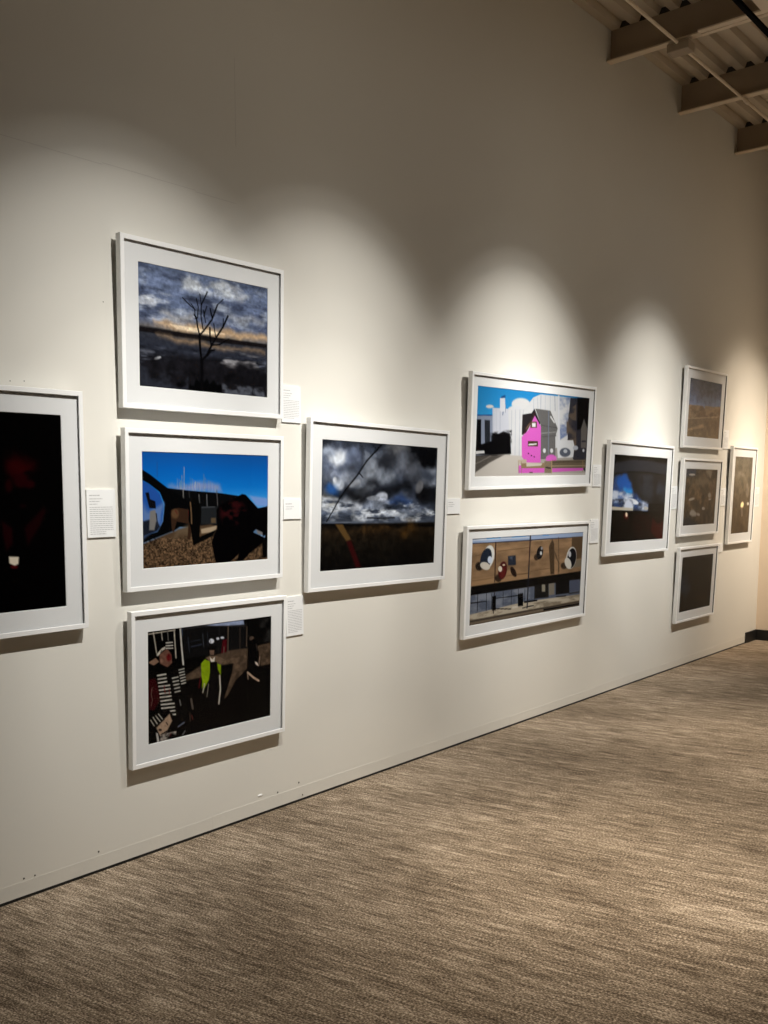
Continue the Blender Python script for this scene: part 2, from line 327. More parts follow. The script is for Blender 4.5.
  ('p',[(0.173,0.256),(0.172,0.268),(0.169,0.278),(0.164,0.284),(0.158,0.287),(0.152,0.286),(0.146,0.281),(0.141,0.272),(0.138,0.262),(0.137,0.25),(0.138,0.238),(0.141,0.229),(0.146,0.222),(0.151,0.219),(0.158,0.22),(0.164,0.225),(0.168,0.234),(0.172,0.244)],(96,26,28),0.0122),
  ('p',[(0.116,0.277),(0.116,0.283),(0.114,0.288),(0.11,0.292),(0.106,0.293),(0.102,0.292),(0.098,0.289),(0.094,0.284),(0.092,0.279),(0.091,0.272),(0.092,0.266),(0.094,0.261),(0.097,0.257),(0.102,0.256),(0.106,0.257),(0.11,0.26),(0.113,0.264),(0.116,0.27)],(140,105,88),0.0076),
  ('l',[(0.073,0.215),(0.109,0.172),(0.16,0.153)],0.0229,(205,196,180)),
  ('l',[(0.094,0.2),(0.104,0.18)],0.0076,(30,28,28)),
  ('l',[(0.124,0.181),(0.131,0.16)],0.0076,(30,28,28)),
  ('p',[(0.188,0.152),(0.186,0.166),(0.181,0.177),(0.174,0.186),(0.165,0.189),(0.155,0.187),(0.146,0.181),(0.138,0.17),(0.133,0.156),(0.131,0.142),(0.133,0.128),(0.138,0.116),(0.145,0.108),(0.155,0.104),(0.164,0.106),(0.174,0.113),(0.181,0.123),(0.186,0.137)],(30,28,28),0.0061),
  ('l',[(0.135,0.121),(0.183,0.123)],0.0092,(210,202,188)),
  ('l',[(0.135,0.146),(0.185,0.151)],0.0092,(210,202,188)),
  ('l',[(0.139,0.169),(0.185,0.176)],0.0092,(205,196,182)),
  ('p',[(0.007,0.419),(0.056,0.419),(0.099,0.606),(0.044,0.704),(0.005,0.685)],(54,12,16),0.0092),
  ('l',[(0.032,0.498),(0.024,0.558),(0.034,0.606),(0.024,0.658)],0.0076,(120,88,80)),
  ('p',[(0.056,0.381),(0.199,0.387),(0.229,0.322),(0.282,0.396),(0.293,0.876),(0.211,0.869),(0.107,0.701)],(12,11,11),0.0046),
  ('l',[(0.071,0.399),(0.132,0.399)],0.0138,(204,197,184)),
  ('l',[(0.075,0.432),(0.135,0.433)],0.0138,(204,197,184)),
  ('l',[(0.078,0.465),(0.139,0.466)],0.0138,(204,197,184)),
  ('l',[(0.081,0.498),(0.16,0.504)],0.0138,(204,197,184)),
  ('l',[(0.085,0.532),(0.164,0.537)],0.0138,(204,197,184)),
  ('l',[(0.088,0.565),(0.167,0.571)],0.0138,(204,197,184)),
  ('l',[(0.091,0.598),(0.171,0.604)],0.0138,(204,197,184)),
  ('l',[(0.095,0.632),(0.174,0.638)],0.0138,(204,197,184)),
  ('l',[(0.098,0.665),(0.193,0.676)],0.0138,(204,197,184)),
  ('l',[(0.101,0.698),(0.196,0.71)],0.0138,(204,197,184)),
  ('l',[(0.105,0.732),(0.2,0.744)],0.0138,(204,197,184)),
  ('l',[(0.108,0.765),(0.203,0.778)],0.0138,(204,197,184)),
  ('l',[(0.181,0.446),(0.223,0.443)],0.0122,(190,184,172)),
  ('l',[(0.186,0.478),(0.227,0.476)],0.0122,(190,184,172)),
  ('l',[(0.191,0.51),(0.231,0.508)],0.0122,(190,184,172)),
  ('l',[(0.197,0.543),(0.235,0.541)],0.0122,(190,184,172)),
  ('l',[(0.202,0.576),(0.239,0.573)],0.0122,(190,184,172)),
  ('l',[(0.23,0.382),(0.27,0.377)],0.0107,(196,190,178)),
  ('l',[(0.234,0.408),(0.272,0.403)],0.0107,(196,190,178)),
  ('l',[(0.238,0.434),(0.275,0.429)],0.0107,(196,190,178)),
  ('l',[(0.242,0.46),(0.278,0.455)],0.0107,(196,190,178)),
  ('l',[(0.246,0.486),(0.281,0.481)],0.0107,(196,190,178)),
  ('l',[(0.25,0.512),(0.283,0.507)],0.0107,(196,190,178)),
  ('l',[(0.12,0.502),(0.127,0.566)],0.0092,(120,40,40)),
  ('l',[(0.158,0.542),(0.158,0.589)],0.0092,(110,50,45)),
  ('l',[(0.236,0.655),(0.244,0.704)],0.0122,(120,118,115)),
  ('l',[(0.271,0.87),(0.224,0.897)],0.0107,(120,130,150)),
  ('l',[(0.277,0.951),(0.257,0.985)],0.0092,(130,130,135)),
  ('p',[(0.017,0.759),(0.11,0.71),(0.158,0.73),(0.187,0.784),(0.172,0.969),(0.045,0.933)],(14,12,12),0.0046),
  ('p',[(0.06,0.863),(0.159,0.761),(0.179,0.83),(0.133,0.927),(0.089,0.948)],(176,148,124),0.0076),
  ('p',[(0.101,0.893),(0.101,0.896),(0.098,0.899),(0.095,0.901),(0.091,0.901),(0.086,0.899),(0.082,0.897),(0.079,0.894),(0.077,0.89),(0.076,0.886),(0.077,0.882),(0.079,0.88),(0.082,0.878),(0.086,0.878),(0.091,0.879),(0.095,0.882),(0.098,0.885),(0.101,0.889)],(60,46,40),0.0061),
  ('l',[(0.133,0.833),(0.146,0.86)],0.0092,(70,50,44)),
  ('l',[(0.095,0.935),(0.14,0.913)],0.0122,(40,34,32)),
  ('l',[(0.02,0.784),(0.045,0.84)],0.0092,(196,188,174)),
  ('l',[(0.038,0.764),(0.067,0.828)],0.0092,(196,188,174)),
  ('l',[(0.057,0.754),(0.089,0.813)],0.0092,(196,188,174)),
  ('l',[(0.077,0.743),(0.107,0.798)],0.0092,(190,182,170)),
  ('l',[(0.045,0.859),(0.118,0.801)],0.0107,(18,16,16)),
  ('p',[(0.057,0.905),(0.072,0.917),(0.083,0.99),(0.067,1.001)],(190,184,176),0.0046),
  ('c',[(0.089,0.933),(0.211,0.933),(0.211,1.004),(0.089,1.0)],(170,160,150),26,26,0.5,5,0.0061),
  ('l',[(0.159,0.965),(0.169,0.945)],0.0092,(90,20,24)),
  ('p',[(0.403,0.356),(0.435,0.322),(0.474,0.353),(0.474,0.454),(0.466,0.522),(0.425,0.603),(0.405,0.472)],(138,162,22),0.0061),
  ('p',[(0.533,0.381),(0.564,0.4),(0.564,0.502),(0.536,0.434)],(134,158,22),0.0061),
  ('p',[(0.474,0.337),(0.533,0.356),(0.539,0.481),(0.538,0.809),(0.467,0.792),(0.455,0.561),(0.474,0.484)],(16,14,14),0.0061),
  ('p',[(0.437,0.311),(0.472,0.296),(0.535,0.313),(0.593,0.351),(0.564,0.4),(0.522,0.362),(0.474,0.35)],(112,92,74),0.0076),
  ('p',[(0.47,0.242),(0.51,0.249),(0.507,0.298),(0.476,0.292)],(112,88,74),0.0061),
  ('p',[(0.451,0.211),(0.524,0.216),(0.518,0.251),(0.459,0.244)],(14,12,12),0.0061),
  ('p',[(0.508,0.167),(0.507,0.175),(0.503,0.181),(0.497,0.185),(0.49,0.187),(0.483,0.186),(0.476,0.182),(0.471,0.176),(0.467,0.168),(0.466,0.16),(0.467,0.153),(0.471,0.147),(0.476,0.142),(0.483,0.141),(0.49,0.142),(0.497,0.146),(0.503,0.152),(0.507,0.159)],(222,222,228),0.0061),
  ('p',[(0.55,0.152),(0.549,0.156),(0.547,0.16),(0.544,0.162),(0.54,0.163),(0.535,0.162),(0.531,0.16),(0.528,0.156),(0.525,0.152),(0.525,0.147),(0.525,0.143),(0.528,0.139),(0.531,0.137),(0.535,0.136),(0.54,0.137),(0.544,0.139),(0.547,0.143),(0.549,0.147)],(205,205,212),0.0061),
  ('p',[(0.59,0.15),(0.589,0.154),(0.587,0.157),(0.582,0.159),(0.577,0.159),(0.572,0.158),(0.567,0.156),(0.562,0.153),(0.56,0.149),(0.559,0.145),(0.56,0.141),(0.562,0.138),(0.567,0.136),(0.572,0.136),(0.577,0.136),(0.582,0.139),(0.587,0.142),(0.589,0.146)],(205,205,212),0.0061),
  ('l',[(0.47,0.142),(0.481,0.176)],0.0061,(60,60,70)),
  ('p',[(0.578,0.172),(0.615,0.165),(0.607,0.29),(0.564,0.292)],(78,14,22),0.0061),
  ('l',[(0.589,0.235),(0.587,0.293)],0.0107,(110,90,80)),
  ('p',[(0.473,0.308),(0.493,0.337),(0.516,0.312),(0.51,0.36),(0.482,0.358)],(216,206,192),0.0046),
  ('l',[(0.554,0.5),(0.56,0.633),(0.548,0.766)],0.0168,(206,196,180)),
  ('l',[(0.431,0.552),(0.417,0.63)],0.0122,(186,178,160)),
  ('l',[(0.463,0.563),(0.45,0.677)],0.0092,(140,130,118)),
  ('l',[(0.399,0.484),(0.386,0.578)],0.0138,(84,22,26)),
  ('l',[(0.417,0.52),(0.414,0.584)],0.0107,(138,162,22)),
  ('p',[(0.848,0.2),(0.847,0.208),(0.843,0.215),(0.837,0.219),(0.83,0.221),(0.823,0.22),(0.816,0.216),(0.81,0.209),(0.806,0.202),(0.805,0.193),(0.806,0.185),(0.81,0.179),(0.816,0.175),(0.823,0.173),(0.83,0.174),(0.837,0.178),(0.843,0.184),(0.847,0.192)],(88,72,62),0.0076),
  ('p',[(0.796,0.229),(0.86,0.189),(0.893,0.365),(0.912,0.506),(0.887,0.608),(0.848,0.596),(0.783,0.518)],(10,9,9),0.0061),
  ('p',[(0.854,0.423),(0.878,0.441),(0.89,0.481),(0.862,0.454)],(222,204,190),0.0046),
  ('l',[(0.899,0.387),(0.89,0.471)],0.0153,(140,116,98)),
  ('l',[(0.792,0.52),(0.842,0.578),(0.891,0.622)],0.0199,(190,160,136)),
  ('l',[(0.792,0.52),(0.796,0.585)],0.0107,(170,145,122)),
  ('l',[(0.864,0.258),(0.877,0.32)],0.0092,(70,60,54)),
  ('l',[(0.324,0.668),(0.338,0.759)],0.0214,(96,86,78)),
  ('l',[(0.316,0.794),(0.317,0.874)],0.0138,(70,56,48)),
  ('l',[(0.33,0.821),(0.337,0.863)],0.0092,(110,50,46)),
  ('l',[(0.787,0.651),(0.797,0.806)],0.0153,(24,23,22)),
  ('l',[(0.879,0.671),(0.883,0.758)],0.0122,(24,23,22)),
  ('n',None,0.14,70,50,77),
 ],
 'E': [
  ('g',[(0,(58,64,76)),(0.25,(76,82,95)),(0.42,(56,62,75)),(0.55,(92,102,122)),(0.635,(74,80,92)),(0.65,(22,19,16)),(0.7,(44,34,23)),(0.8,(27,23,18)),(1,(15,14,13))]),
  ('c',[(0.001,-0.001),(0.999,-0.003),(1.004,0.478),(0.006,0.478)],(150,156,168),5,5,0.52,5,0.0499),
  ('c',[(0.001,-0.001),(0.999,-0.003),(1.004,0.478),(0.006,0.478)],(26,28,34),4,5,0.56,12,0.0499),
  ('p',[(0.077,0.003),(0.34,0.005),(0.273,0.054),(0.142,0.049)],(34,36,42),0.0249),
  ('p',[(0.326,0.12),(0.32,0.153),(0.31,0.181),(0.298,0.202),(0.285,0.212),(0.273,0.211),(0.263,0.198),(0.257,0.176),(0.254,0.147),(0.256,0.114),(0.262,0.082),(0.272,0.053),(0.284,0.033),(0.297,0.022),(0.309,0.023),(0.319,0.035),(0.326,0.057),(0.328,0.087)],(36,38,44),0.0199),
  ('p',[(0.295,0.129),(0.288,0.169),(0.267,0.205),(0.233,0.232),(0.193,0.247),(0.15,0.248),(0.109,0.236),(0.076,0.212),(0.055,0.179),(0.047,0.142),(0.054,0.103),(0.074,0.068),(0.106,0.041),(0.146,0.026),(0.189,0.023),(0.23,0.034),(0.264,0.057),(0.287,0.09)],(124,134,158),0.0499),
  ('p',[(0.177,0.123),(0.174,0.144),(0.164,0.164),(0.149,0.179),(0.13,0.187),(0.111,0.188),(0.092,0.181),(0.077,0.168),(0.067,0.149),(0.063,0.128),(0.066,0.107),(0.076,0.088),(0.091,0.073),(0.109,0.065),(0.128,0.063),(0.147,0.07),(0.163,0.083),(0.173,0.101)],(218,221,225),0.0249),
  ('p',[(0.084,0.071),(0.082,0.084),(0.076,0.096),(0.066,0.105),(0.053,0.11),(0.04,0.11),(0.028,0.107),(0.018,0.099),(0.011,0.088),(0.009,0.076),(0.011,0.063),(0.017,0.051),(0.027,0.043),(0.039,0.037),(0.052,0.037),(0.065,0.04),(0.075,0.048),(0.082,0.059)],(150,158,172),0.0199),
  ('p',[(0.062,0.203),(0.06,0.229),(0.055,0.251),(0.047,0.268),(0.036,0.277),(0.025,0.278),(0.014,0.269),(0.005,0.253),(-0.001,0.231),(-0.003,0.206),(-0.002,0.18),(0.004,0.158),(0.012,0.141),(0.023,0.132),(0.034,0.131),(0.045,0.139),(0.054,0.155),(0.06,0.178)],(104,112,130),0.0224),
  ('p',[(0.27,0.214),(0.266,0.227),(0.253,0.239),(0.234,0.248),(0.21,0.254),(0.185,0.255),(0.161,0.251),(0.142,0.243),(0.13,0.232),(0.125,0.219),(0.129,0.206),(0.141,0.194),(0.16,0.185),(0.184,0.18),(0.209,0.179),(0.233,0.182),(0.252,0.19),(0.265,0.201)],(88,94,108),0.0249),
  ('p',[(0.644,0.088),(0.649,0.114),(0.639,0.144),(0.616,0.173),(0.581,0.199),(0.54,0.218),(0.498,0.228),(0.46,0.228),(0.43,0.218),(0.411,0.2),(0.407,0.175),(0.416,0.146),(0.439,0.117),(0.472,0.091),(0.512,0.072),(0.554,0.061),(0.593,0.06),(0.624,0.07)],(40,42,48),0.0374),
  ('p',[(0.738,0.033),(0.732,0.05),(0.714,0.065),(0.686,0.077),(0.652,0.084),(0.616,0.086),(0.582,0.083),(0.555,0.074),(0.537,0.061),(0.531,0.045),(0.536,0.029),(0.554,0.014),(0.58,0.002),(0.614,-0.006),(0.649,-0.008),(0.684,-0.005),(0.712,0.004),(0.731,0.017)],(104,104,106),0.0324),
  ('p',[(0.729,-0.0),(0.999,-0.003),(0.998,0.145),(0.874,0.178),(0.794,0.119),(0.746,0.053)],(13,14,17),0.0199),
  ('p',[(0.85,0.158),(0.842,0.187),(0.82,0.212),(0.786,0.232),(0.743,0.243),(0.699,0.244),(0.657,0.236),(0.623,0.219),(0.6,0.196),(0.592,0.169),(0.599,0.141),(0.62,0.116),(0.653,0.096),(0.694,0.084),(0.739,0.082),(0.781,0.089),(0.817,0.106),(0.841,0.13)],(108,112,122),0.0374),
  ('p',[(0.604,0.249),(0.602,0.271),(0.585,0.295),(0.553,0.317),(0.513,0.336),(0.467,0.348),(0.423,0.353),(0.385,0.349),(0.358,0.338),(0.345,0.321),(0.346,0.3),(0.363,0.277),(0.393,0.255),(0.432,0.236),(0.477,0.223),(0.522,0.218),(0.561,0.221),(0.59,0.232)],(126,132,142),0.0324),
  ('p',[(0.426,0.222),(0.414,0.246),(0.399,0.267),(0.382,0.28),(0.366,0.285),(0.353,0.281),(0.343,0.268),(0.339,0.248),(0.34,0.224),(0.347,0.198),(0.358,0.173),(0.373,0.153),(0.39,0.139),(0.406,0.134),(0.419,0.138),(0.429,0.151),(0.434,0.171),(0.433,0.195)],(150,156,166),0.0224),
  ('p',[(0.924,0.253),(0.918,0.272),(0.899,0.289),(0.87,0.303),(0.834,0.31),(0.796,0.311),(0.761,0.305),(0.732,0.293),(0.713,0.277),(0.706,0.259),(0.712,0.24),(0.73,0.223),(0.758,0.21),(0.793,0.202),(0.831,0.201),(0.867,0.206),(0.897,0.218),(0.917,0.234)],(88,92,102),0.0349),
  ('p',[(0.768,0.339),(0.76,0.353),(0.733,0.368),(0.691,0.382),(0.639,0.393),(0.583,0.401),(0.53,0.404),(0.488,0.402),(0.459,0.396),(0.448,0.386),(0.455,0.373),(0.48,0.359),(0.52,0.345),(0.571,0.333),(0.626,0.325),(0.68,0.321),(0.725,0.322),(0.756,0.329)],(24,26,31),0.0199),
  ('p',[(0.474,0.352),(0.47,0.375),(0.46,0.395),(0.443,0.41),(0.423,0.418),(0.401,0.418),(0.38,0.41),(0.363,0.396),(0.352,0.376),(0.348,0.354),(0.351,0.332),(0.361,0.312),(0.378,0.297),(0.398,0.289),(0.42,0.288),(0.44,0.295),(0.458,0.31),(0.469,0.329)],(38,40,46),0.0224),
  ('p',[(0.424,0.439),(0.414,0.453),(0.39,0.463),(0.356,0.467),(0.315,0.466),(0.273,0.459),(0.235,0.447),(0.205,0.433),(0.187,0.417),(0.182,0.401),(0.192,0.387),(0.214,0.377),(0.247,0.373),(0.287,0.374),(0.329,0.38),(0.368,0.391),(0.4,0.406),(0.419,0.423)],(44,45,50),0.0224),
  ('p',[(0.426,0.345),(0.426,0.358),(0.416,0.372),(0.398,0.386),(0.374,0.399),(0.347,0.408),(0.32,0.414),(0.297,0.414),(0.281,0.41),(0.272,0.401),(0.272,0.389),(0.282,0.375),(0.299,0.361),(0.323,0.349),(0.349,0.339),(0.376,0.333),(0.399,0.332),(0.417,0.337)],(98,102,110),0.0175),
  ('p',[(1.026,0.406),(1.02,0.433),(1.001,0.457),(0.972,0.474),(0.935,0.484),(0.896,0.484),(0.859,0.474),(0.83,0.457),(0.81,0.434),(0.803,0.408),(0.808,0.382),(0.827,0.359),(0.855,0.341),(0.891,0.332),(0.93,0.331),(0.967,0.339),(0.998,0.356),(1.019,0.379)],(24,25,29),0.0224),
  ('p',[(0.869,0.349),(0.861,0.367),(0.851,0.382),(0.839,0.392),(0.826,0.396),(0.815,0.393),(0.806,0.384),(0.8,0.37),(0.799,0.353),(0.802,0.334),(0.808,0.316),(0.819,0.301),(0.831,0.291),(0.843,0.287),(0.855,0.289),(0.864,0.298),(0.87,0.312),(0.872,0.33)],(134,134,138),0.0125),
  ('p',[(0.988,0.237),(0.985,0.256),(0.974,0.273),(0.957,0.286),(0.936,0.294),(0.914,0.294),(0.893,0.288),(0.876,0.276),(0.864,0.26),(0.86,0.241),(0.863,0.222),(0.874,0.204),(0.89,0.191),(0.911,0.184),(0.933,0.183),(0.954,0.189),(0.972,0.201),(0.983,0.218)],(66,72,84),0.0224),
  ('p',[(0.178,0.354),(0.17,0.367),(0.158,0.376),(0.143,0.381),(0.127,0.381),(0.112,0.376),(0.099,0.367),(0.091,0.354),(0.087,0.339),(0.09,0.324),(0.097,0.311),(0.109,0.302),(0.124,0.296),(0.14,0.296),(0.155,0.301),(0.168,0.311),(0.177,0.324),(0.18,0.339)],(176,182,192),0.015),
  ('p',[(0.12,0.301),(0.119,0.309),(0.117,0.316),(0.113,0.321),(0.108,0.324),(0.102,0.324),(0.097,0.321),(0.093,0.317),(0.09,0.31),(0.089,0.302),(0.09,0.294),(0.093,0.287),(0.097,0.282),(0.101,0.28),(0.107,0.279),(0.112,0.282),(0.116,0.287),(0.119,0.294)],(205,208,214),0.01),
  ('p',[(0.314,0.3),(0.315,0.309),(0.31,0.319),(0.299,0.33),(0.284,0.34),(0.267,0.348),(0.25,0.353),(0.235,0.354),(0.224,0.352),(0.217,0.346),(0.217,0.338),(0.222,0.327),(0.232,0.317),(0.247,0.307),(0.263,0.299),(0.28,0.294),(0.296,0.292),(0.307,0.295)],(180,184,192),0.0125),
  ('p',[(0.121,0.369),(0.125,0.386),(0.124,0.404),(0.117,0.419),(0.106,0.43),(0.092,0.435),(0.077,0.434),(0.061,0.427),(0.049,0.415),(0.04,0.399),(0.036,0.381),(0.037,0.364),(0.044,0.349),(0.054,0.338),(0.068,0.333),(0.084,0.334),(0.099,0.34),(0.112,0.353)],(46,84,138),0.0175),
  ('p',[(0.758,0.467),(0.752,0.479),(0.734,0.49),(0.705,0.498),(0.671,0.502),(0.635,0.502),(0.601,0.498),(0.573,0.49),(0.555,0.479),(0.548,0.467),(0.554,0.455),(0.572,0.445),(0.599,0.437),(0.633,0.432),(0.669,0.432),(0.704,0.436),(0.732,0.444),(0.751,0.454)],(52,72,112),0.0199),
  ('p',[(0.11,0.478),(0.106,0.493),(0.095,0.506),(0.079,0.515),(0.058,0.52),(0.036,0.52),(0.015,0.515),(-0.002,0.505),(-0.013,0.493),(-0.017,0.478),(-0.013,0.464),(-0.003,0.451),(0.014,0.442),(0.034,0.436),(0.056,0.436),(0.077,0.441),(0.095,0.451),(0.106,0.463)],(172,168,158),0.0199),
  ('p',[(0.329,0.49),(0.325,0.506),(0.308,0.521),(0.281,0.535),(0.247,0.544),(0.211,0.549),(0.176,0.548),(0.147,0.542),(0.127,0.531),(0.118,0.518),(0.122,0.502),(0.138,0.487),(0.164,0.474),(0.197,0.464),(0.233,0.459),(0.269,0.459),(0.299,0.465),(0.32,0.475)],(186,190,198),0.0199),
  ('p',[(0.542,0.408),(0.545,0.423),(0.543,0.439),(0.533,0.453),(0.519,0.465),(0.501,0.473),(0.482,0.476),(0.464,0.473),(0.449,0.466),(0.439,0.454),(0.435,0.44),(0.438,0.424),(0.447,0.41),(0.461,0.398),(0.479,0.39),(0.498,0.387),(0.516,0.389),(0.531,0.396)],(192,197,208),0.015),
  ('p',[(0.586,0.505),(0.579,0.522),(0.558,0.536),(0.525,0.547),(0.485,0.552),(0.443,0.552),(0.404,0.546),(0.372,0.535),(0.351,0.52),(0.344,0.504),(0.351,0.488),(0.371,0.474),(0.402,0.463),(0.441,0.458),(0.483,0.457),(0.523,0.463),(0.556,0.474),(0.578,0.488)],(150,158,174),0.0199),
  ('p',[(0.4,0.547),(0.398,0.554),(0.391,0.56),(0.38,0.565),(0.366,0.567),(0.352,0.567),(0.338,0.564),(0.327,0.559),(0.32,0.553),(0.317,0.546),(0.32,0.539),(0.327,0.533),(0.338,0.528),(0.351,0.526),(0.365,0.526),(0.379,0.528),(0.39,0.533),(0.398,0.539)],(206,209,214),0.01),
  ('p',[(0.476,0.438),(0.472,0.444),(0.463,0.45),(0.448,0.454),(0.429,0.457),(0.41,0.457),(0.391,0.454),(0.377,0.45),(0.367,0.445),(0.363,0.439),(0.366,0.432),(0.376,0.427),(0.391,0.423),(0.409,0.42),(0.428,0.42),(0.447,0.422),(0.462,0.426),(0.472,0.432)],(150,154,162),0.01),
  ('p',[(0.966,0.56),(0.952,0.573),(0.91,0.583),(0.847,0.59),(0.771,0.594),(0.691,0.593),(0.618,0.587),(0.559,0.579),(0.521,0.568),(0.507,0.556),(0.52,0.544),(0.558,0.534),(0.616,0.526),(0.689,0.522),(0.769,0.523),(0.845,0.527),(0.909,0.536),(0.951,0.547)],(126,134,150),0.0199),
  ('p',[(0.73,0.574),(0.725,0.58),(0.709,0.585),(0.685,0.588),(0.656,0.59),(0.625,0.589),(0.596,0.587),(0.572,0.583),(0.557,0.578),(0.551,0.572),(0.556,0.567),(0.571,0.562),(0.595,0.559),(0.624,0.557),(0.655,0.557),(0.684,0.559),(0.709,0.563),(0.725,0.569)],(164,170,180),0.01),
  ('p',[(0.967,0.577),(0.962,0.583),(0.948,0.588),(0.927,0.591),(0.901,0.593),(0.873,0.593),(0.847,0.59),(0.826,0.586),(0.813,0.581),(0.808,0.575),(0.812,0.57),(0.826,0.565),(0.846,0.561),(0.872,0.559),(0.9,0.56),(0.926,0.562),(0.948,0.566),(0.962,0.571)],(150,154,160),0.01),
  ('c',[(0.008,0.428),(1.004,0.478),(1.002,0.642),(0.005,0.616)],(204,208,214),10,18,0.58,21,0.0175),
  ('c',[(0.008,0.453),(1.005,0.506),(1.002,0.642),(0.005,0.616)],(52,58,70),9,24,0.6,23,0.0175),
  ('b',[(0.001,-0.001),(0.999,-0.003),(1.005,0.492),(0.003,0.453)],0.75,4,3,41),
  ('b',[(0.005,0.404),(1.003,0.449),(1.002,0.656),(0.002,0.626)],0.5,8,11,43),
  ('l',[(0.374,0.594),(0.48,0.601),(0.611,0.597)],0.0112,(34,36,42)),
  ('l',[(0.007,0.584),(0.177,0.606)],0.0062,(60,66,78)),
  ('l',[(0.036,0.623),(0.354,0.63)],0.0062,(110,116,128)),
  ('p',[(0.002,0.634),(0.999,0.663),(1.0,0.681),(0.002,0.648)],(14,13,12),0.005),
  ('p',[(0.354,0.662),(0.598,0.671),(0.569,0.708),(0.327,0.701)],(62,44,24),0.0175),
  ('p',[(0.835,0.716),(0.83,0.735),(0.814,0.751),(0.79,0.763),(0.76,0.768),(0.728,0.767),(0.698,0.76),(0.673,0.746),(0.657,0.729),(0.651,0.71),(0.656,0.692),(0.671,0.676),(0.695,0.664),(0.724,0.658),(0.756,0.659),(0.787,0.666),(0.812,0.679),(0.829,0.696)],(68,48,24),0.0324),
  ('n',[(0.002,0.641),(1.0,0.678),(0.997,1.002),(-0.001,1.0)],0.45,40,30,31),
  ('p',[(0.113,0.641),(0.172,0.642),(0.242,0.763),(0.207,0.777)],(98,74,42),0.0087),
  ('p',[(0.204,0.777),(0.242,0.768),(0.331,0.986),(0.292,0.997)],(58,18,18),0.0125),
  ('l',[(0.046,0.619),(0.098,0.529),(0.148,0.437)],0.0112,(13,13,15)),
  ('l',[(0.148,0.437),(0.219,0.34),(0.294,0.245)],0.015,(12,12,14)),
  ('l',[(0.294,0.245),(0.357,0.146),(0.425,0.071),(0.483,0.007)],0.015,(13,13,15)),
  ('l',[(0.299,0.243),(0.327,0.275)],0.01,(16,16,18)),
 ],
 'F': [
  ('g',[(0,(46,148,212)),(0.3,(58,158,216)),(0.42,(58,158,216)),(0.5,(150,146,140)),(1,(190,182,172))]),
  ('p',[(0.433,0.148),(0.429,0.173),(0.416,0.197),(0.395,0.215),(0.369,0.226),(0.341,0.23),(0.314,0.224),(0.293,0.211),(0.279,0.191),(0.273,0.168),(0.277,0.143),(0.29,0.121),(0.31,0.102),(0.336,0.09),(0.363,0.087),(0.39,0.092),(0.412,0.105),(0.427,0.124)],(226,224,222),0.0142),
  ('p',[(0.357,0.214),(0.354,0.227),(0.345,0.239),(0.33,0.249),(0.313,0.256),(0.294,0.258),(0.276,0.255),(0.261,0.248),(0.252,0.238),(0.248,0.226),(0.251,0.213),(0.26,0.201),(0.274,0.191),(0.291,0.185),(0.31,0.182),(0.328,0.185),(0.343,0.191),(0.353,0.201)],(222,222,224),0.0142),
  ('p',[(0.13,0.213),(0.128,0.22),(0.123,0.226),(0.115,0.231),(0.105,0.235),(0.094,0.236),(0.084,0.235),(0.076,0.231),(0.071,0.226),(0.069,0.22),(0.07,0.213),(0.075,0.206),(0.083,0.201),(0.093,0.197),(0.104,0.196),(0.114,0.197),(0.122,0.201),(0.127,0.206)],(226,220,216),0.0089),
  ('p',[(0.004,0.316),(0.126,0.303),(0.137,0.775),(0.006,0.778)],(150,158,176),0.0053),
  ('l',[(0.007,0.321),(0.126,0.309)],0.0124,(40,90,150)),
  ('p',[(0.121,0.226),(0.255,0.225),(0.269,0.632),(0.134,0.638)],(214,215,222),0.0053),
  ('p',[(0.178,0.111),(0.217,0.105),(0.228,0.258),(0.18,0.263)],(226,226,230),0.0035),
  ('p',[(0.185,0.095),(0.219,0.069),(0.22,0.105),(0.186,0.11)],(36,86,140),0.0035),
  ('l',[(0.225,0.174),(0.225,0.265)],0.0089,(110,125,150)),
  ('l',[(0.13,0.24),(0.14,0.547)],0.0071,(190,194,206)),
  ('l',[(0.15,0.237),(0.16,0.546)],0.0089,(196,200,210)),
  ('l',[(0.183,0.261),(0.189,0.526)],0.0089,(170,176,192)),
  ('l',[(0.207,0.267),(0.205,0.295)],0.0177,(110,125,155)),
  ('p',[(0.248,0.235),(0.385,0.211),(0.457,0.069),(0.521,0.022),(0.829,0.023),(0.855,0.586),(0.391,0.78),(0.281,0.782)],(222,221,220),0.0053),
  ('l',[(0.278,0.241),(0.286,0.707)],0.0089,(176,182,196)),
  ('l',[(0.309,0.23),(0.321,0.762)],0.0106,(186,190,202)),
  ('l',[(0.346,0.226),(0.357,0.761)],0.0106,(176,180,194)),
  ('l',[(0.378,0.223),(0.372,0.325)],0.0089,(180,184,196)),
  ('l',[(0.462,0.087),(0.465,0.221)],0.0106,(176,184,198)),
  ('l',[(0.493,0.064),(0.507,0.235)],0.0124,(192,196,206)),
  ('l',[(0.525,0.025),(0.528,0.191)],0.0106,(150,160,180)),
  ('l',[(0.565,0.027),(0.57,0.205)],0.0089,(184,190,204)),
  ('l',[(0.61,0.025),(0.617,0.194)],0.0089,(170,178,194)),
  ('l',[(0.653,0.027),(0.663,0.199)],0.0124,(140,150,170)),
  ('c',[(0.694,0.017),(0.829,0.019),(0.817,0.466),(0.725,0.552)],(128,142,176),7,6,0.5,5,0.0142),
  ('l',[(0.69,0.018),(0.716,0.613)],0.0319,(228,228,232)),
  ('p',[(0.805,0.026),(1.003,-0.001),(1.006,0.963),(0.864,0.792),(0.799,0.609),(0.794,0.305)],(58,58,66),0.0089),
  ('c',[(0.773,0.207),(0.865,0.095),(0.896,0.77),(0.793,0.65)],(110,96,84),8,8,0.52,8,0.0142),
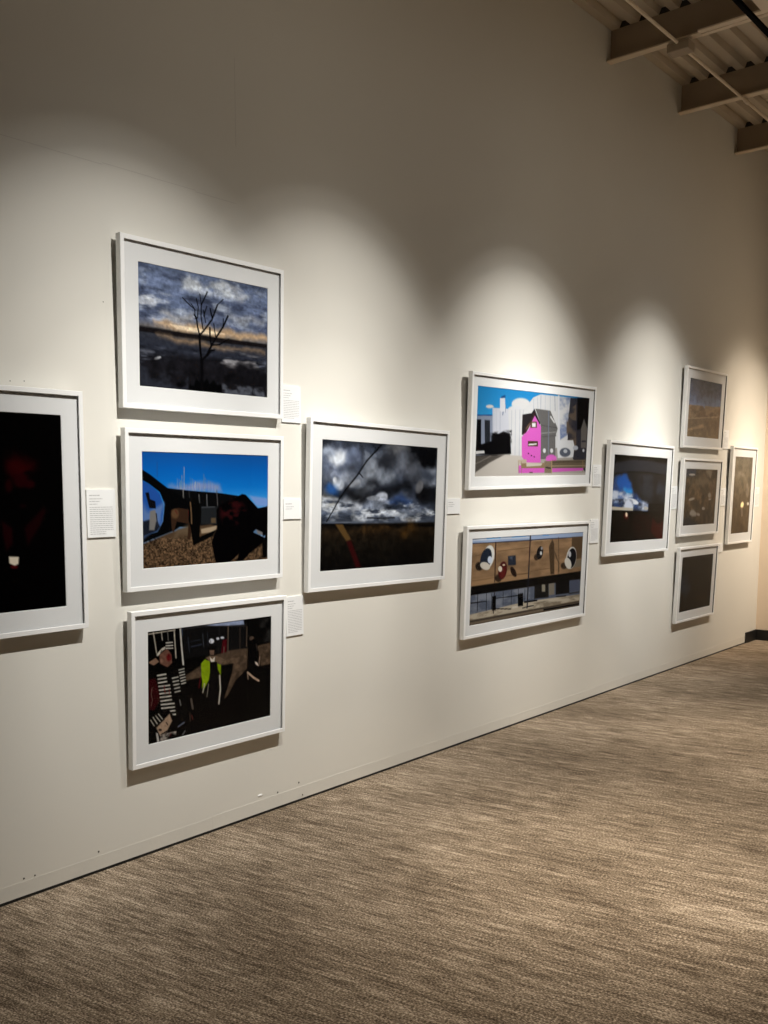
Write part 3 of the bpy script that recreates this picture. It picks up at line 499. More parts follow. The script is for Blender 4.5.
  ('p',[(0.875,0.017),(1.003,-0.001),(1.005,0.37),(0.888,0.42)],(17,17,19),0.0142),
  ('p',[(0.937,0.645),(0.929,0.396),(0.953,0.266),(0.993,0.391),(0.991,0.643)],(116,110,104),0.0071),
  ('l',[(0.945,0.561),(0.98,0.559)],0.0248,(60,62,72)),
  ('p',[(0.004,0.369),(0.036,0.366),(0.045,0.75),(0.005,0.751)],(16,17,20),0.0071),
  ('p',[(0.063,0.369),(0.104,0.368),(0.114,0.675),(0.073,0.677)],(46,49,56),0.0089),
  ('p',[(-0.0,0.658),(0.054,0.633),(0.116,0.603),(0.159,0.527),(0.217,0.483),(0.271,0.511),(0.287,0.736),(0.147,0.755),(0.003,0.751)],(15,15,17),0.0106),
  ('c',[(0.101,0.513),(0.283,0.464),(0.289,0.631),(0.105,0.64)],(15,15,17),20,20,0.5,6,0.0177),
  ('p',[(-0.003,0.805),(0.212,0.75),(0.398,0.76),(0.391,0.964),(1.003,0.971),(1.001,1.005),(0.0,1.002)],(206,198,188),0.0071),
  ('p',[(0.003,0.765),(0.232,0.749),(0.111,0.843),(0.004,0.952)],(92,86,80),0.0124),
  ('l',[(0.003,0.769),(0.173,0.754)],0.0106,(60,56,52)),
  ('p',[(0.004,0.712),(0.069,0.706),(0.072,0.735),(0.005,0.747)],(226,224,222),0.0053),
  ('l',[(0.003,0.858),(0.122,0.766)],0.0089,(140,132,124)),
  ('p',[(0.481,0.196),(0.618,0.204),(0.696,0.414),(0.689,0.454),(0.677,0.515),(0.688,0.794),(0.548,0.796),(0.532,0.368)],(112,110,108),0.0053),
  ('l',[(0.543,0.387),(0.687,0.405)],0.0106,(86,84,84)),
  ('l',[(0.542,0.484),(0.682,0.459)],0.0142,(146,144,140)),
  ('l',[(0.544,0.527),(0.684,0.504)],0.0106,(92,90,88)),
  ('l',[(0.603,0.215),(0.621,0.795)],0.0213,(126,132,146)),
  ('l',[(0.624,0.278),(0.66,0.341)],0.0248,(224,222,220)),
  ('p',[(0.37,0.278),(0.449,0.251),(0.472,0.197),(0.531,0.364),(0.524,0.411),(0.479,0.28),(0.406,0.493),(0.371,0.514)],(48,43,46),0.0053),
  ('l',[(0.477,0.248),(0.427,0.406),(0.382,0.513)],0.0106,(96,44,48)),
  ('l',[(0.407,0.436),(0.436,0.376)],0.0177,(130,104,84)),
  ('p',[(0.479,0.28),(0.539,0.406),(0.55,0.84),(0.422,0.841),(0.38,0.77),(0.371,0.537),(0.425,0.457),(0.454,0.359)],(222,106,198),0.0053),
  ('p',[(0.441,0.353),(0.499,0.348),(0.501,0.421),(0.444,0.425)],(96,74,52),0.0053),
  ('p',[(0.456,0.367),(0.488,0.364),(0.489,0.41),(0.458,0.413)],(230,228,226),0.0035),
  ('p',[(0.427,0.583),(0.516,0.579),(0.519,0.641),(0.429,0.644)],(84,66,46),0.0053),
  ('l',[(0.437,0.625),(0.503,0.614)],0.0177,(228,226,222)),
  ('p',[(0.442,0.731),(0.442,0.733),(0.441,0.736),(0.44,0.737),(0.438,0.738),(0.436,0.738),(0.434,0.737),(0.432,0.736),(0.431,0.733),(0.431,0.731),(0.431,0.728),(0.432,0.726),(0.433,0.724),(0.435,0.723),(0.437,0.723),(0.439,0.724),(0.441,0.726),(0.442,0.728)],(30,16,26),0.0018),
  ('p',[(0.469,0.753),(0.469,0.756),(0.468,0.758),(0.466,0.76),(0.465,0.761),(0.463,0.761),(0.461,0.76),(0.459,0.758),(0.458,0.756),(0.458,0.753),(0.458,0.751),(0.459,0.748),(0.46,0.747),(0.462,0.746),(0.464,0.746),(0.466,0.746),(0.468,0.748),(0.469,0.75)],(30,16,26),0.0018),
  ('p',[(0.496,0.768),(0.496,0.771),(0.495,0.773),(0.493,0.775),(0.491,0.776),(0.489,0.776),(0.487,0.775),(0.486,0.773),(0.485,0.771),(0.484,0.768),(0.484,0.766),(0.485,0.763),(0.487,0.761),(0.489,0.76),(0.491,0.76),(0.493,0.761),(0.494,0.763),(0.495,0.765)],(30,16,26),0.0018),
  ('p',[(0.345,0.809),(0.421,0.798),(0.425,0.856),(0.366,0.856)],(196,180,160),0.0071),
  ('p',[(0.377,0.847),(0.586,0.839),(0.589,0.907),(0.379,0.906)],(150,128,98),0.0071),
  ('p',[(0.422,0.837),(0.568,0.845),(0.555,0.875),(0.424,0.885)],(210,200,186),0.0071),
  ('p',[(0.379,0.906),(0.589,0.903),(0.588,0.958),(0.384,0.963)],(222,106,198),0.0053),
  ('p',[(0.353,0.872),(0.378,0.872),(0.381,0.963),(0.356,0.963)],(218,106,194),0.0035),
  ('l',[(0.351,0.828),(0.362,0.963)],0.0089,(150,122,92)),
  ('l',[(0.379,0.828),(0.384,0.963)],0.0089,(140,112,84)),
  ('l',[(0.455,0.957),(0.481,0.957)],0.0142,(90,60,60)),
  ('p',[(0.7,0.788),(0.698,0.806),(0.689,0.822),(0.676,0.834),(0.659,0.84),(0.641,0.84),(0.624,0.834),(0.609,0.823),(0.6,0.807),(0.596,0.79),(0.599,0.772),(0.607,0.756),(0.62,0.745),(0.637,0.738),(0.655,0.738),(0.672,0.743),(0.687,0.755),(0.696,0.77)],(222,110,198),0.0124),
  ('p',[(0.585,0.816),(0.658,0.815),(0.658,0.965),(0.591,0.964)],(140,124,104),0.0071),
  ('l',[(0.6,0.895),(0.646,0.905)],0.0177,(60,54,48)),
  ('p',[(0.691,0.564),(0.853,0.549),(0.87,0.627),(0.863,0.767),(0.711,0.778)],(226,226,226),0.0053),
  ('p',[(0.834,0.706),(0.831,0.726),(0.823,0.743),(0.809,0.756),(0.791,0.763),(0.772,0.764),(0.754,0.757),(0.739,0.745),(0.729,0.728),(0.725,0.709),(0.728,0.69),(0.736,0.672),(0.75,0.659),(0.767,0.652),(0.786,0.651),(0.804,0.657),(0.819,0.669),(0.83,0.686)],(96,102,114),0.0106),
  ('p',[(0.801,0.69),(0.8,0.699),(0.797,0.706),(0.792,0.712),(0.786,0.715),(0.779,0.715),(0.773,0.712),(0.768,0.707),(0.764,0.7),(0.762,0.692),(0.763,0.683),(0.766,0.676),(0.771,0.67),(0.777,0.667),(0.784,0.667),(0.79,0.67),(0.796,0.675),(0.799,0.682)],(200,202,206),0.0071),
  ('p',[(0.908,0.646),(0.907,0.656),(0.903,0.665),(0.896,0.671),(0.888,0.675),(0.879,0.675),(0.87,0.672),(0.863,0.666),(0.858,0.657),(0.856,0.648),(0.857,0.638),(0.861,0.629),(0.868,0.622),(0.876,0.618),(0.885,0.618),(0.894,0.621),(0.901,0.627),(0.906,0.636)],(190,194,202),0.0089),
  ('p',[(0.594,0.691),(0.593,0.7),(0.591,0.709),(0.588,0.715),(0.584,0.719),(0.579,0.719),(0.574,0.715),(0.571,0.709),(0.568,0.701),(0.567,0.692),(0.567,0.682),(0.569,0.674),(0.572,0.668),(0.577,0.664),(0.581,0.664),(0.586,0.667),(0.59,0.673),(0.592,0.682)],(222,222,222),0.0053),
  ('p',[(0.662,0.689),(0.662,0.698),(0.66,0.707),(0.656,0.713),(0.652,0.717),(0.647,0.717),(0.642,0.714),(0.639,0.707),(0.636,0.699),(0.635,0.69),(0.635,0.68),(0.637,0.672),(0.64,0.665),(0.645,0.662),(0.65,0.662),(0.654,0.665),(0.658,0.671),(0.661,0.679)],(222,222,222),0.0053),
  ('p',[(0.976,0.677),(0.975,0.684),(0.974,0.69),(0.971,0.695),(0.968,0.698),(0.965,0.698),(0.961,0.695),(0.958,0.691),(0.956,0.684),(0.955,0.677),(0.956,0.67),(0.957,0.664),(0.959,0.659),(0.963,0.657),(0.966,0.656),(0.97,0.659),(0.973,0.663),(0.975,0.67)],(225,225,225),0.0053),
  ('p',[(0.655,0.811),(0.995,0.794),(0.997,0.906),(0.659,0.905)],(116,102,84),0.0071),
  ('l',[(0.656,0.831),(0.996,0.821)],0.0089,(70,62,52)),
  ('l',[(0.658,0.879),(0.995,0.874)],0.0106,(176,158,132)),
  ('l',[(0.655,0.815),(0.658,0.965)],0.016,(190,160,120)),
  ('l',[(0.965,0.811),(0.971,0.948)],0.016,(160,134,100)),
  ('p',[(0.662,0.907),(0.973,0.903),(0.971,0.937),(0.664,0.955)],(218,106,194),0.0053),
 ],
 'G': [
  ('g',[(0,(150,122,92)),(1,(146,118,88))]),
  ('p',[(0.002,0.058),(1.005,0.067),(1.003,0.53),(0.005,0.556)],(150,120,90),0.0037),
  ('n',[(0.002,0.058),(1.005,0.067),(1.003,0.53),(0.005,0.556)],0.22,9,14,3),
  ('p',[(0.009,0.46),(0.484,0.447),(0.487,0.533),(0.005,0.556)],(160,128,94),0.015),
  ('p',[(0.001,-0.004),(1.005,0.003),(1.005,0.067),(0.002,0.058)],(160,176,204),0.0056),
  ('l',[(0.004,0.018),(0.232,0.023),(0.47,0.027)],0.015,(205,212,222)),
  ('l',[(0.113,0.011),(0.225,0.011)],0.0093,(60,150,220)),
  ('l',[(0.321,0.011),(0.443,0.009)],0.0093,(60,150,220)),
  ('l',[(0.594,0.015),(0.655,0.015)],0.0093,(80,150,215)),
  ('l',[(0.002,0.056),(0.343,0.063),(0.664,0.063),(1.005,0.067)],0.0112,(52,56,72)),
  ('l',[(0.003,0.011),(0.074,-0.001)],0.0093,(80,90,120)),
  ('l',[(0.203,0.168),(0.474,0.152)],0.0075,(104,82,60)),
  ('l',[(0.009,0.482),(0.191,0.476),(0.484,0.463)],0.0075,(112,88,64)),
  ('l',[(0.491,0.214),(1.008,0.2)],0.0056,(122,98,72)),
  ('l',[(0.499,0.449),(0.694,0.439)],0.0075,(108,86,62)),
  ('l',[(0.356,0.481),(0.485,0.473)],0.0056,(104,82,60)),
  ('l',[(0.009,0.199),(0.072,0.193)],0.0075,(112,90,66)),
  ('l',[(0.5,0.076),(0.665,0.073)],0.0056,(190,160,124)),
  ('p',[(0.885,0.06),(1.005,0.063),(1.005,0.354),(0.886,0.363)],(98,78,58),0.0112),
  ('p',[(0.866,0.366),(1.002,0.364),(1.003,0.461),(0.806,0.473)],(128,116,98),0.0112),
  ('p',[(0.004,0.545),(0.999,0.525),(0.998,0.637),(-0.002,0.649)],(22,20,18),0.0056),
  ('p',[(-0.002,0.649),(0.998,0.637),(0.997,0.846),(-0.001,0.869)],(96,102,116),0.0037),
  ('c',[(-0.002,0.649),(0.505,0.648),(0.514,0.894),(-0.001,0.869)],(132,136,146),9,9,0.52,4,0.0093),
  ('l',[(-0.0,0.736),(0.132,0.742)],0.0112,(26,26,28)),
  ('l',[(0.211,0.724),(0.406,0.729)],0.0112,(28,28,30)),
  ('l',[(0.059,0.639),(0.061,0.839)],0.0112,(28,28,32)),
  ('l',[(0.129,0.653),(0.132,0.856)],0.0112,(28,28,32)),
  ('l',[(0.172,0.662),(0.175,0.866)],0.0112,(28,28,32)),
  ('l',[(0.266,0.626),(0.269,0.819)],0.0093,(34,34,38)),
  ('l',[(0.336,0.639),(0.339,0.835)],0.0093,(34,34,38)),
  ('l',[(0.397,0.651),(0.4,0.848)],0.0093,(34,34,38)),
  ('l',[(0.455,0.663),(0.458,0.861)],0.0093,(34,34,38)),
  ('l',[(0.544,0.68),(0.548,0.881)],0.0093,(34,34,38)),
  ('p',[(0.542,0.639),(0.674,0.639),(0.681,0.811),(0.548,0.803)],(34,32,31),0.0037),
  ('p',[(0.61,0.635),(0.642,0.641),(0.645,0.733),(0.613,0.726)],(150,142,124),0.0056),
  ('p',[(0.677,0.639),(0.73,0.638),(0.736,0.786),(0.683,0.786)],(132,124,110),0.0056),
  ('p',[(0.743,0.634),(0.881,0.63),(0.888,0.798),(0.749,0.795)],(24,23,23),0.0056),
  ('p',[(0.886,0.63),(0.984,0.635),(0.984,0.782),(0.892,0.782)],(86,92,110),0.0075),
  ('l',[(0.885,0.806),(0.995,0.806)],0.0187,(60,58,60)),
  ('p',[(-0.001,0.869),(0.228,0.845),(0.453,0.82),(0.997,0.839),(0.995,0.92),(-0.001,0.945)],(192,180,160),0.0075),
  ('c',[(-0.001,0.869),(0.997,0.839),(0.995,0.92),(-0.001,0.945)],(140,128,110),12,20,0.55,9,0.0075),
  ('p',[(-0.001,0.933),(0.995,0.924),(0.999,0.998),(-0.001,1.0)],(104,92,78),0.0056),
  ('l',[(-0.001,0.949),(0.996,0.938)],0.0093,(60,54,48)),
  ('l',[(0.637,0.964),(0.997,0.969)],0.0262,(30,28,28)),
  ('l',[(0.0,0.975),(0.637,0.964)],0.0112,(130,116,98)),
  ('l',[(0.456,0.824),(0.571,0.829)],0.0206,(26,25,25)),
  ('l',[(0.441,0.894),(0.543,0.884)],0.0131,(36,34,34)),
  ('l',[(0.208,0.848),(0.34,0.883)],0.0131,(44,40,38)),
  ('l',[(0.757,0.822),(0.853,0.83)],0.015,(36,34,34)),
  ('l',[(0.354,0.868),(0.397,0.868)],0.0262,(212,202,186)),
  ('p',[(0.659,0.164),(0.689,0.073),(0.71,0.128),(0.726,0.523),(0.688,0.521)],(78,62,46),0.0093),
  ('l',[(0.709,0.21),(0.763,0.383),(0.763,0.519)],0.0187,(88,70,52)),
  ('l',[(0.749,0.055),(0.772,0.499)],0.0131,(76,60,46)),
  ('p',[(0.094,0.327),(0.092,0.344),(0.087,0.358),(0.079,0.367),(0.069,0.372),(0.059,0.37),(0.048,0.363),(0.04,0.35),(0.034,0.335),(0.032,0.318),(0.033,0.302),(0.038,0.288),(0.046,0.278),(0.056,0.274),(0.067,0.275),(0.077,0.282),(0.086,0.295),(0.092,0.31)],(46,37,31),0.0112),
  ('p',[(0.179,0.246),(0.17,0.291),(0.157,0.328),(0.141,0.352),(0.123,0.361),(0.107,0.354),(0.094,0.331),(0.085,0.296),(0.082,0.252),(0.085,0.205),(0.094,0.16),(0.107,0.124),(0.123,0.099),(0.14,0.089),(0.156,0.096),(0.169,0.119),(0.178,0.154),(0.181,0.198)],(222,220,214),0.0075),
  ('p',[(0.158,0.261),(0.15,0.301),(0.138,0.334),(0.123,0.355),(0.107,0.363),(0.092,0.356),(0.079,0.335),(0.071,0.303),(0.068,0.264),(0.07,0.222),(0.078,0.183),(0.09,0.15),(0.105,0.129),(0.121,0.121),(0.136,0.127),(0.149,0.147),(0.157,0.179),(0.16,0.219)],(38,45,58),0.0075),
  ('p',[(0.164,0.262),(0.163,0.277),(0.161,0.289),(0.156,0.298),(0.15,0.303),(0.144,0.302),(0.137,0.296),(0.132,0.285),(0.129,0.272),(0.127,0.257),(0.128,0.242),(0.131,0.229),(0.135,0.22),(0.141,0.216),(0.148,0.217),(0.154,0.223),(0.159,0.233),(0.163,0.247)],(206,213,226),0.0075),
  ('p',[(0.148,0.357),(0.142,0.368),(0.131,0.374),(0.119,0.374),(0.105,0.368),(0.091,0.357),(0.08,0.343),(0.073,0.326),(0.069,0.309),(0.071,0.295),(0.077,0.284),(0.087,0.278),(0.1,0.278),(0.114,0.283),(0.128,0.294),(0.139,0.309),(0.147,0.326),(0.15,0.343)],(208,200,186),0.0075),
  ('p',[(0.248,0.492),(0.247,0.508),(0.243,0.521),(0.236,0.53),(0.227,0.534),(0.218,0.532),(0.209,0.525),(0.201,0.514),(0.196,0.499),(0.194,0.483),(0.195,0.467),(0.2,0.454),(0.206,0.445),(0.215,0.441),(0.225,0.442),(0.234,0.449),(0.241,0.461),(0.246,0.476)],(58,45,35),0.0112),
  ('p',[(0.29,0.413),(0.285,0.448),(0.276,0.478),(0.265,0.499),(0.253,0.507),(0.24,0.502),(0.23,0.485),(0.222,0.458),(0.218,0.424),(0.219,0.387),(0.223,0.352),(0.232,0.322),(0.243,0.302),(0.255,0.293),(0.268,0.298),(0.278,0.314),(0.286,0.341),(0.29,0.375)],(74,17,22),0.0056),
  ('p',[(0.279,0.434),(0.276,0.457),(0.27,0.476),(0.263,0.489),(0.254,0.494),(0.246,0.491),(0.238,0.48),(0.233,0.462),(0.23,0.44),(0.23,0.416),(0.233,0.394),(0.239,0.375),(0.247,0.362),(0.255,0.357),(0.264,0.359),(0.271,0.37),(0.277,0.388),(0.279,0.41)],(96,36,34),0.0112),
  ('p',[(0.249,0.382),(0.249,0.394),(0.246,0.404),(0.242,0.411),(0.237,0.414),(0.231,0.413),(0.226,0.408),(0.221,0.4),(0.218,0.389),(0.217,0.377),(0.217,0.365),(0.22,0.355),(0.224,0.348),(0.229,0.344),(0.235,0.345),(0.24,0.35),(0.245,0.359),(0.248,0.37)],(216,206,186),0.0056),
  ('p',[(0.273,0.337),(0.272,0.341),(0.27,0.344),(0.267,0.346),(0.264,0.347),(0.26,0.347),(0.256,0.345),(0.253,0.342),(0.251,0.338),(0.251,0.334),(0.251,0.33),(0.253,0.327),(0.256,0.324),(0.259,0.324),(0.263,0.324),(0.267,0.326),(0.27,0.329),(0.272,0.333)],(206,190,160),0.0056),
  ('p',[(0.293,0.233),(0.36,0.234),(0.366,0.353),(0.299,0.347)],(46,50,60),0.0056),
  ('p',[(0.304,0.243),(0.335,0.247),(0.329,0.291)],(84,90,104),0.0112),
  ('p',[(0.365,0.423),(0.371,0.445),(0.375,0.466),(0.375,0.483),(0.371,0.494),(0.365,0.497),(0.356,0.493),(0.346,0.481),(0.336,0.463),(0.327,0.442),(0.321,0.419),(0.318,0.398),(0.318,0.382),(0.321,0.371),(0.328,0.368),(0.336,0.372),(0.346,0.384),(0.356,0.401)],(42,30,26),0.0075),
  ('p',[(0.568,0.286),(0.567,0.3),(0.564,0.311),(0.558,0.32),(0.551,0.323),(0.543,0.322),(0.536,0.316),(0.53,0.307),(0.525,0.294),(0.524,0.28),(0.524,0.266),(0.528,0.255),(0.534,0.247),(0.541,0.243),(0.548,0.244),(0.556,0.249),(0.562,0.259),(0.566,0.272)],(72,56,44),0.0093),
  ('p',[(0.607,0.241),(0.602,0.269),(0.595,0.292),(0.585,0.308),(0.574,0.314),(0.564,0.31),(0.555,0.296),(0.549,0.275),(0.546,0.249),(0.547,0.22),(0.552,0.192),(0.559,0.17),(0.569,0.154),(0.579,0.148),(0.59,0.151),(0.599,0.165),(0.605,0.186),(0.608,0.212)],(30,29,31),0.0056),
  ('p',[(0.598,0.237),(0.598,0.246),(0.596,0.253),(0.594,0.258),(0.59,0.26),(0.587,0.26),(0.583,0.256),(0.58,0.251),(0.578,0.243),(0.577,0.235),(0.577,0.226),(0.579,0.219),(0.581,0.214),(0.585,0.212),(0.588,0.212),(0.592,0.216),(0.595,0.221),(0.597,0.229)],(206,206,206),0.0056),
  ('p',[(0.602,0.177),(0.602,0.184),(0.6,0.19),(0.598,0.194),(0.595,0.196),(0.592,0.196),(0.589,0.193),(0.586,0.188),(0.585,0.182),(0.584,0.175),(0.584,0.168),(0.585,0.162),(0.588,0.158),(0.59,0.156),(0.594,0.156),(0.597,0.159),(0.599,0.164),(0.601,0.17)],(150,150,152),0.0056),
  ('p',[(0.85,0.434),(0.848,0.448),(0.843,0.46),(0.835,0.468),(0.824,0.471),(0.813,0.469),(0.802,0.463),(0.793,0.452),(0.787,0.438),(0.785,0.424),(0.786,0.41),(0.791,0.398),(0.799,0.39),(0.81,0.386),(0.821,0.388),(0.832,0.394),(0.841,0.405),(0.847,0.419)],(62,48,38),0.0112),
  ('p',[(0.942,0.35),(0.936,0.399),(0.924,0.44),(0.907,0.468),(0.889,0.48),(0.871,0.474),(0.855,0.451),(0.843,0.414),(0.837,0.367),(0.837,0.317),(0.843,0.269),(0.855,0.228),(0.871,0.2),(0.889,0.188),(0.908,0.193),(0.924,0.216),(0.936,0.252),(0.942,0.299)],(214,211,204),0.0075),
  ('p',[(0.939,0.353),(0.933,0.397),(0.923,0.434),(0.908,0.459),(0.892,0.47),(0.876,0.465),(0.862,0.444),(0.852,0.411),(0.847,0.369),(0.847,0.324),(0.853,0.28),(0.863,0.244),(0.877,0.218),(0.893,0.207),(0.909,0.212),(0.923,0.232),(0.934,0.265),(0.939,0.307)],(27,27,31),0.0075),
  ('p',[(0.885,0.284),(0.885,0.298),(0.883,0.31),(0.88,0.318),(0.875,0.323),(0.87,0.322),(0.865,0.316),(0.86,0.307),(0.857,0.295),(0.856,0.281),(0.856,0.267),(0.858,0.255),(0.862,0.247),(0.866,0.243),(0.871,0.243),(0.876,0.249),(0.881,0.258),(0.884,0.271)],(196,196,198),0.0056),
  ('p',[(0.889,0.395),(0.894,0.421),(0.894,0.445),(0.889,0.464),(0.881,0.475),(0.871,0.477),(0.858,0.47),(0.846,0.455),(0.835,0.433),(0.827,0.407),(0.823,0.381),(0.822,0.357),(0.827,0.339),(0.834,0.328),(0.845,0.325),(0.857,0.332),(0.87,0.347),(0.881,0.369)],(214,208,196),0.0075),
  ('l',[(0.188,0.062),(0.192,0.511)],0.0206,(46,26,26)),
  ('l',[(0.192,0.511),(0.192,0.899)],0.015,(36,24,24)),
  ('l',[(0.483,0.001),(0.482,0.382)],0.0262,(50,44,46)),
  ('l',[(0.482,0.382),(0.482,0.897)],0.0299,(46,46,54)),
  ('l',[(0.48,0.084),(0.478,0.362)],0.0093,(86,40,38)),
  ('p',[(0.394,0.711),(0.44,0.708),(0.446,0.867),(0.399,0.864)],(18,17,17),0.0056),
  ('p',[(0.176,0.693),(0.208,0.692),(0.21,0.865),(0.18,0.865)],(20,18,18),0.0056),
 ],
 'H': [
  ('g',[(0,(14,13,13)),(0.6,(30,29,28)),(0.68,(9,8,8)),(1,(8,7,7))]),
  ('p',[(0.0,0.001),(1.015,0.005),(1.023,0.226),(0.983,0.664),(-0.002,0.622)],(36,34,33),0.0065),
  ('c',[(0.29,0.221),(1.022,0.214),(0.976,0.569),(0.646,0.568)],(48,51,58),6,5,0.55,5,0.0217),
  ('p',[(0.0,0.001),(1.015,0.005),(1.011,0.068),(0.64,0.044),(0.328,0.042),(0.012,0.099)],(8,8,8),0.0076),
  ('p',[(0.012,0.105),(0.329,0.053),(0.641,0.052),(1.012,0.083),(1.012,0.204),(0.652,0.183),(0.27,0.188),(0.022,0.219)],(44,47,54),0.0087),
  ('l',[(0.022,0.219),(0.27,0.19),(0.652,0.186),(1.015,0.22)],0.0195,(16,15,15)),
  ('p',[(0.007,0.261),(0.116,0.217),(0.248,0.239),(0.321,0.332),(0.398,0.444),(0.493,0.5),(0.588,0.545),(0.673,0.58),(0.671,0.643),(-0.002,0.622)],(48,74,120),0.0163),
  ('p',[(0.317,0.327),(0.312,0.358),(0.293,0.385),(0.262,0.405),(0.223,0.416),(0.18,0.416),(0.14,0.406),(0.107,0.387),(0.084,0.361),(0.074,0.331),(0.079,0.301),(0.097,0.274),(0.127,0.254),(0.166,0.242),(0.208,0.241),(0.249,0.251),(0.283,0.27),(0.307,0.296)],(28,92,172),0.026),
  ('p',[(0.359,0.41),(0.355,0.424),(0.341,0.437),(0.32,0.446),(0.292,0.451),(0.263,0.451),(0.235,0.446),(0.212,0.438),(0.197,0.426),(0.191,0.412),(0.195,0.398),(0.208,0.386),(0.229,0.377),(0.256,0.372),(0.286,0.372),(0.314,0.376),(0.337,0.385),(0.353,0.397)],(40,140,208),0.0174),
  ('p',[(0.295,0.484),(0.286,0.501),(0.26,0.517),(0.22,0.528),(0.169,0.534),(0.116,0.534),(0.065,0.528),(0.024,0.517),(-0.003,0.502),(-0.014,0.485),(-0.006,0.468),(0.019,0.452),(0.058,0.441),(0.107,0.435),(0.161,0.434),(0.212,0.44),(0.255,0.451),(0.284,0.466)],(130,150,190),0.0239),
  ('b',[(0.018,0.392),(0.398,0.444),(0.667,0.591),(-0.002,0.622)],0.5,7,8,14),
  ('p',[(0.481,0.557),(0.469,0.565),(0.447,0.568),(0.416,0.568),(0.381,0.563),(0.346,0.554),(0.315,0.542),(0.292,0.53),(0.279,0.517),(0.278,0.506),(0.289,0.499),(0.311,0.495),(0.341,0.496),(0.376,0.501),(0.411,0.509),(0.442,0.521),(0.466,0.534),(0.48,0.546)],(228,230,232),0.0098),
  ('p',[(0.643,0.607),(0.623,0.623),(0.596,0.634),(0.565,0.637),(0.534,0.634),(0.507,0.625),(0.487,0.61),(0.476,0.591),(0.475,0.571),(0.485,0.552),(0.505,0.536),(0.531,0.526),(0.562,0.521),(0.593,0.524),(0.62,0.534),(0.641,0.549),(0.653,0.568),(0.653,0.588)],(160,172,196),0.0174),
  ('p',[(0.194,0.528),(0.188,0.536),(0.171,0.542),(0.144,0.547),(0.11,0.55),(0.075,0.55),(0.042,0.547),(0.014,0.542),(-0.004,0.536),(-0.01,0.528),(-0.005,0.521),(0.012,0.514),(0.038,0.509),(0.071,0.507),(0.107,0.507),(0.14,0.509),(0.168,0.514),(0.187,0.521)],(160,176,206),0.0152),
  ('c',[(0.004,0.501),(0.403,0.511),(0.667,0.591),(0.67,0.637),(0.003,0.609)],(56,62,76),7,10,0.5,6,0.013),
  ('c',[(-0.004,0.403),(0.38,0.444),(0.588,0.545),(0.67,0.637),(-0.002,0.622)],(206,212,224),7,9,0.53,27,0.0174),
  ('p',[(-0.002,0.588),(0.376,0.61),(0.386,0.641),(0.002,0.627)],(196,186,166),0.0076),
  ('p',[(0.68,0.617),(0.677,0.624),(0.67,0.63),(0.657,0.634),(0.641,0.637),(0.625,0.636),(0.609,0.634),(0.595,0.629),(0.587,0.623),(0.583,0.616),(0.585,0.609),(0.593,0.603),(0.606,0.598),(0.621,0.596),(0.638,0.596),(0.654,0.599),(0.667,0.603),(0.676,0.61)],(186,180,166),0.0087),
  ('p',[(0.672,0.568),(0.984,0.569),(0.983,0.664),(0.668,0.66)],(22,21,21),0.0065),
  ('l',[(0.676,0.566),(0.984,0.569)],0.0108,(10,10,10)),
  ('p',[(-0.001,0.631),(0.983,0.666),(0.999,1.004),(-0.002,1.008)],(8,7,7),0.0065),
  ('p',[(0.306,0.703),(0.305,0.716),(0.298,0.728),(0.288,0.737),(0.274,0.742),(0.26,0.741),(0.246,0.736),(0.234,0.727),(0.226,0.715),(0.222,0.702),(0.223,0.688),(0.23,0.676),(0.24,0.667),(0.253,0.663),(0.268,0.663),(0.282,0.668),(0.294,0.677),(0.302,0.689)],(84,24,22),0.0108),
  ('p',[(0.289,0.685),(0.288,0.694),(0.286,0.702),(0.281,0.708),(0.275,0.711),(0.268,0.711),(0.262,0.707),(0.256,0.701),(0.252,0.693),(0.25,0.684),(0.251,0.675),(0.253,0.667),(0.258,0.661),(0.264,0.658),(0.271,0.658),(0.277,0.662),(0.283,0.668),(0.287,0.676)],(246,226,190),0.0054),
  ('c',[(0.401,0.691),(0.75,0.696),(0.773,0.972),(0.423,0.959)],(40,14,15),30,30,0.55,5,0.0217),
  ('p',[(0.768,0.725),(0.875,0.814),(0.991,0.764),(1.003,1.004),(0.899,1.0),(0.745,0.902)],(60,7,11),0.0087),
  ('p',[(0.973,0.398),(0.957,0.418),(0.933,0.434),(0.905,0.443),(0.876,0.446),(0.849,0.44),(0.827,0.427),(0.814,0.409),(0.81,0.388),(0.816,0.366),(0.832,0.346),(0.855,0.33),(0.883,0.32),(0.912,0.317),(0.939,0.323),(0.961,0.335),(0.975,0.354),(0.979,0.375)],(52,57,68),0.026),
 ],
 'I': [
  ('g',[(0,(50,58,72)),(0.2,(56,64,80)),(0.42,(88,98,122)),(0.5,(96,104,124)),(0.52,(96,80,60)),(0.72,(84,68,50)),(1,(92,76,56))]),
  ('p',[(-0.006,0.457),(0.172,0.452),(0.438,0.446),(0.475,0.48),(0.699,0.454),(1.009,0.406),(1.015,0.606),(0.008,0.697)],(82,64,45),0.0108),
  ('c',[(-0.006,0.457),(1.01,0.417),(1.015,0.606),(0.008,0.697)],(108,88,66),7,12,0.52,5,0.0144),
  ('l',[(0.008,0.694),(1.013,0.591)],0.018,(118,100,78)),
  ('p',[(0.022,0.865),(0.473,0.76),(0.513,0.812),(0.026,0.9)],(120,98,74),0.0144),
  ('n',None,0.2,16,16,4),
 ],
 'J': [
  ('g',[(0,(62,52,40)),(0.5,(72,57,38)),(1,(58,46,34))]),
  ('n',None,0.5,12,10,5),
  ('p',[(0.001,0.0),(0.313,0.001),(0.288,0.12),(0.0,0.133)],(40,46,58),0.0167),
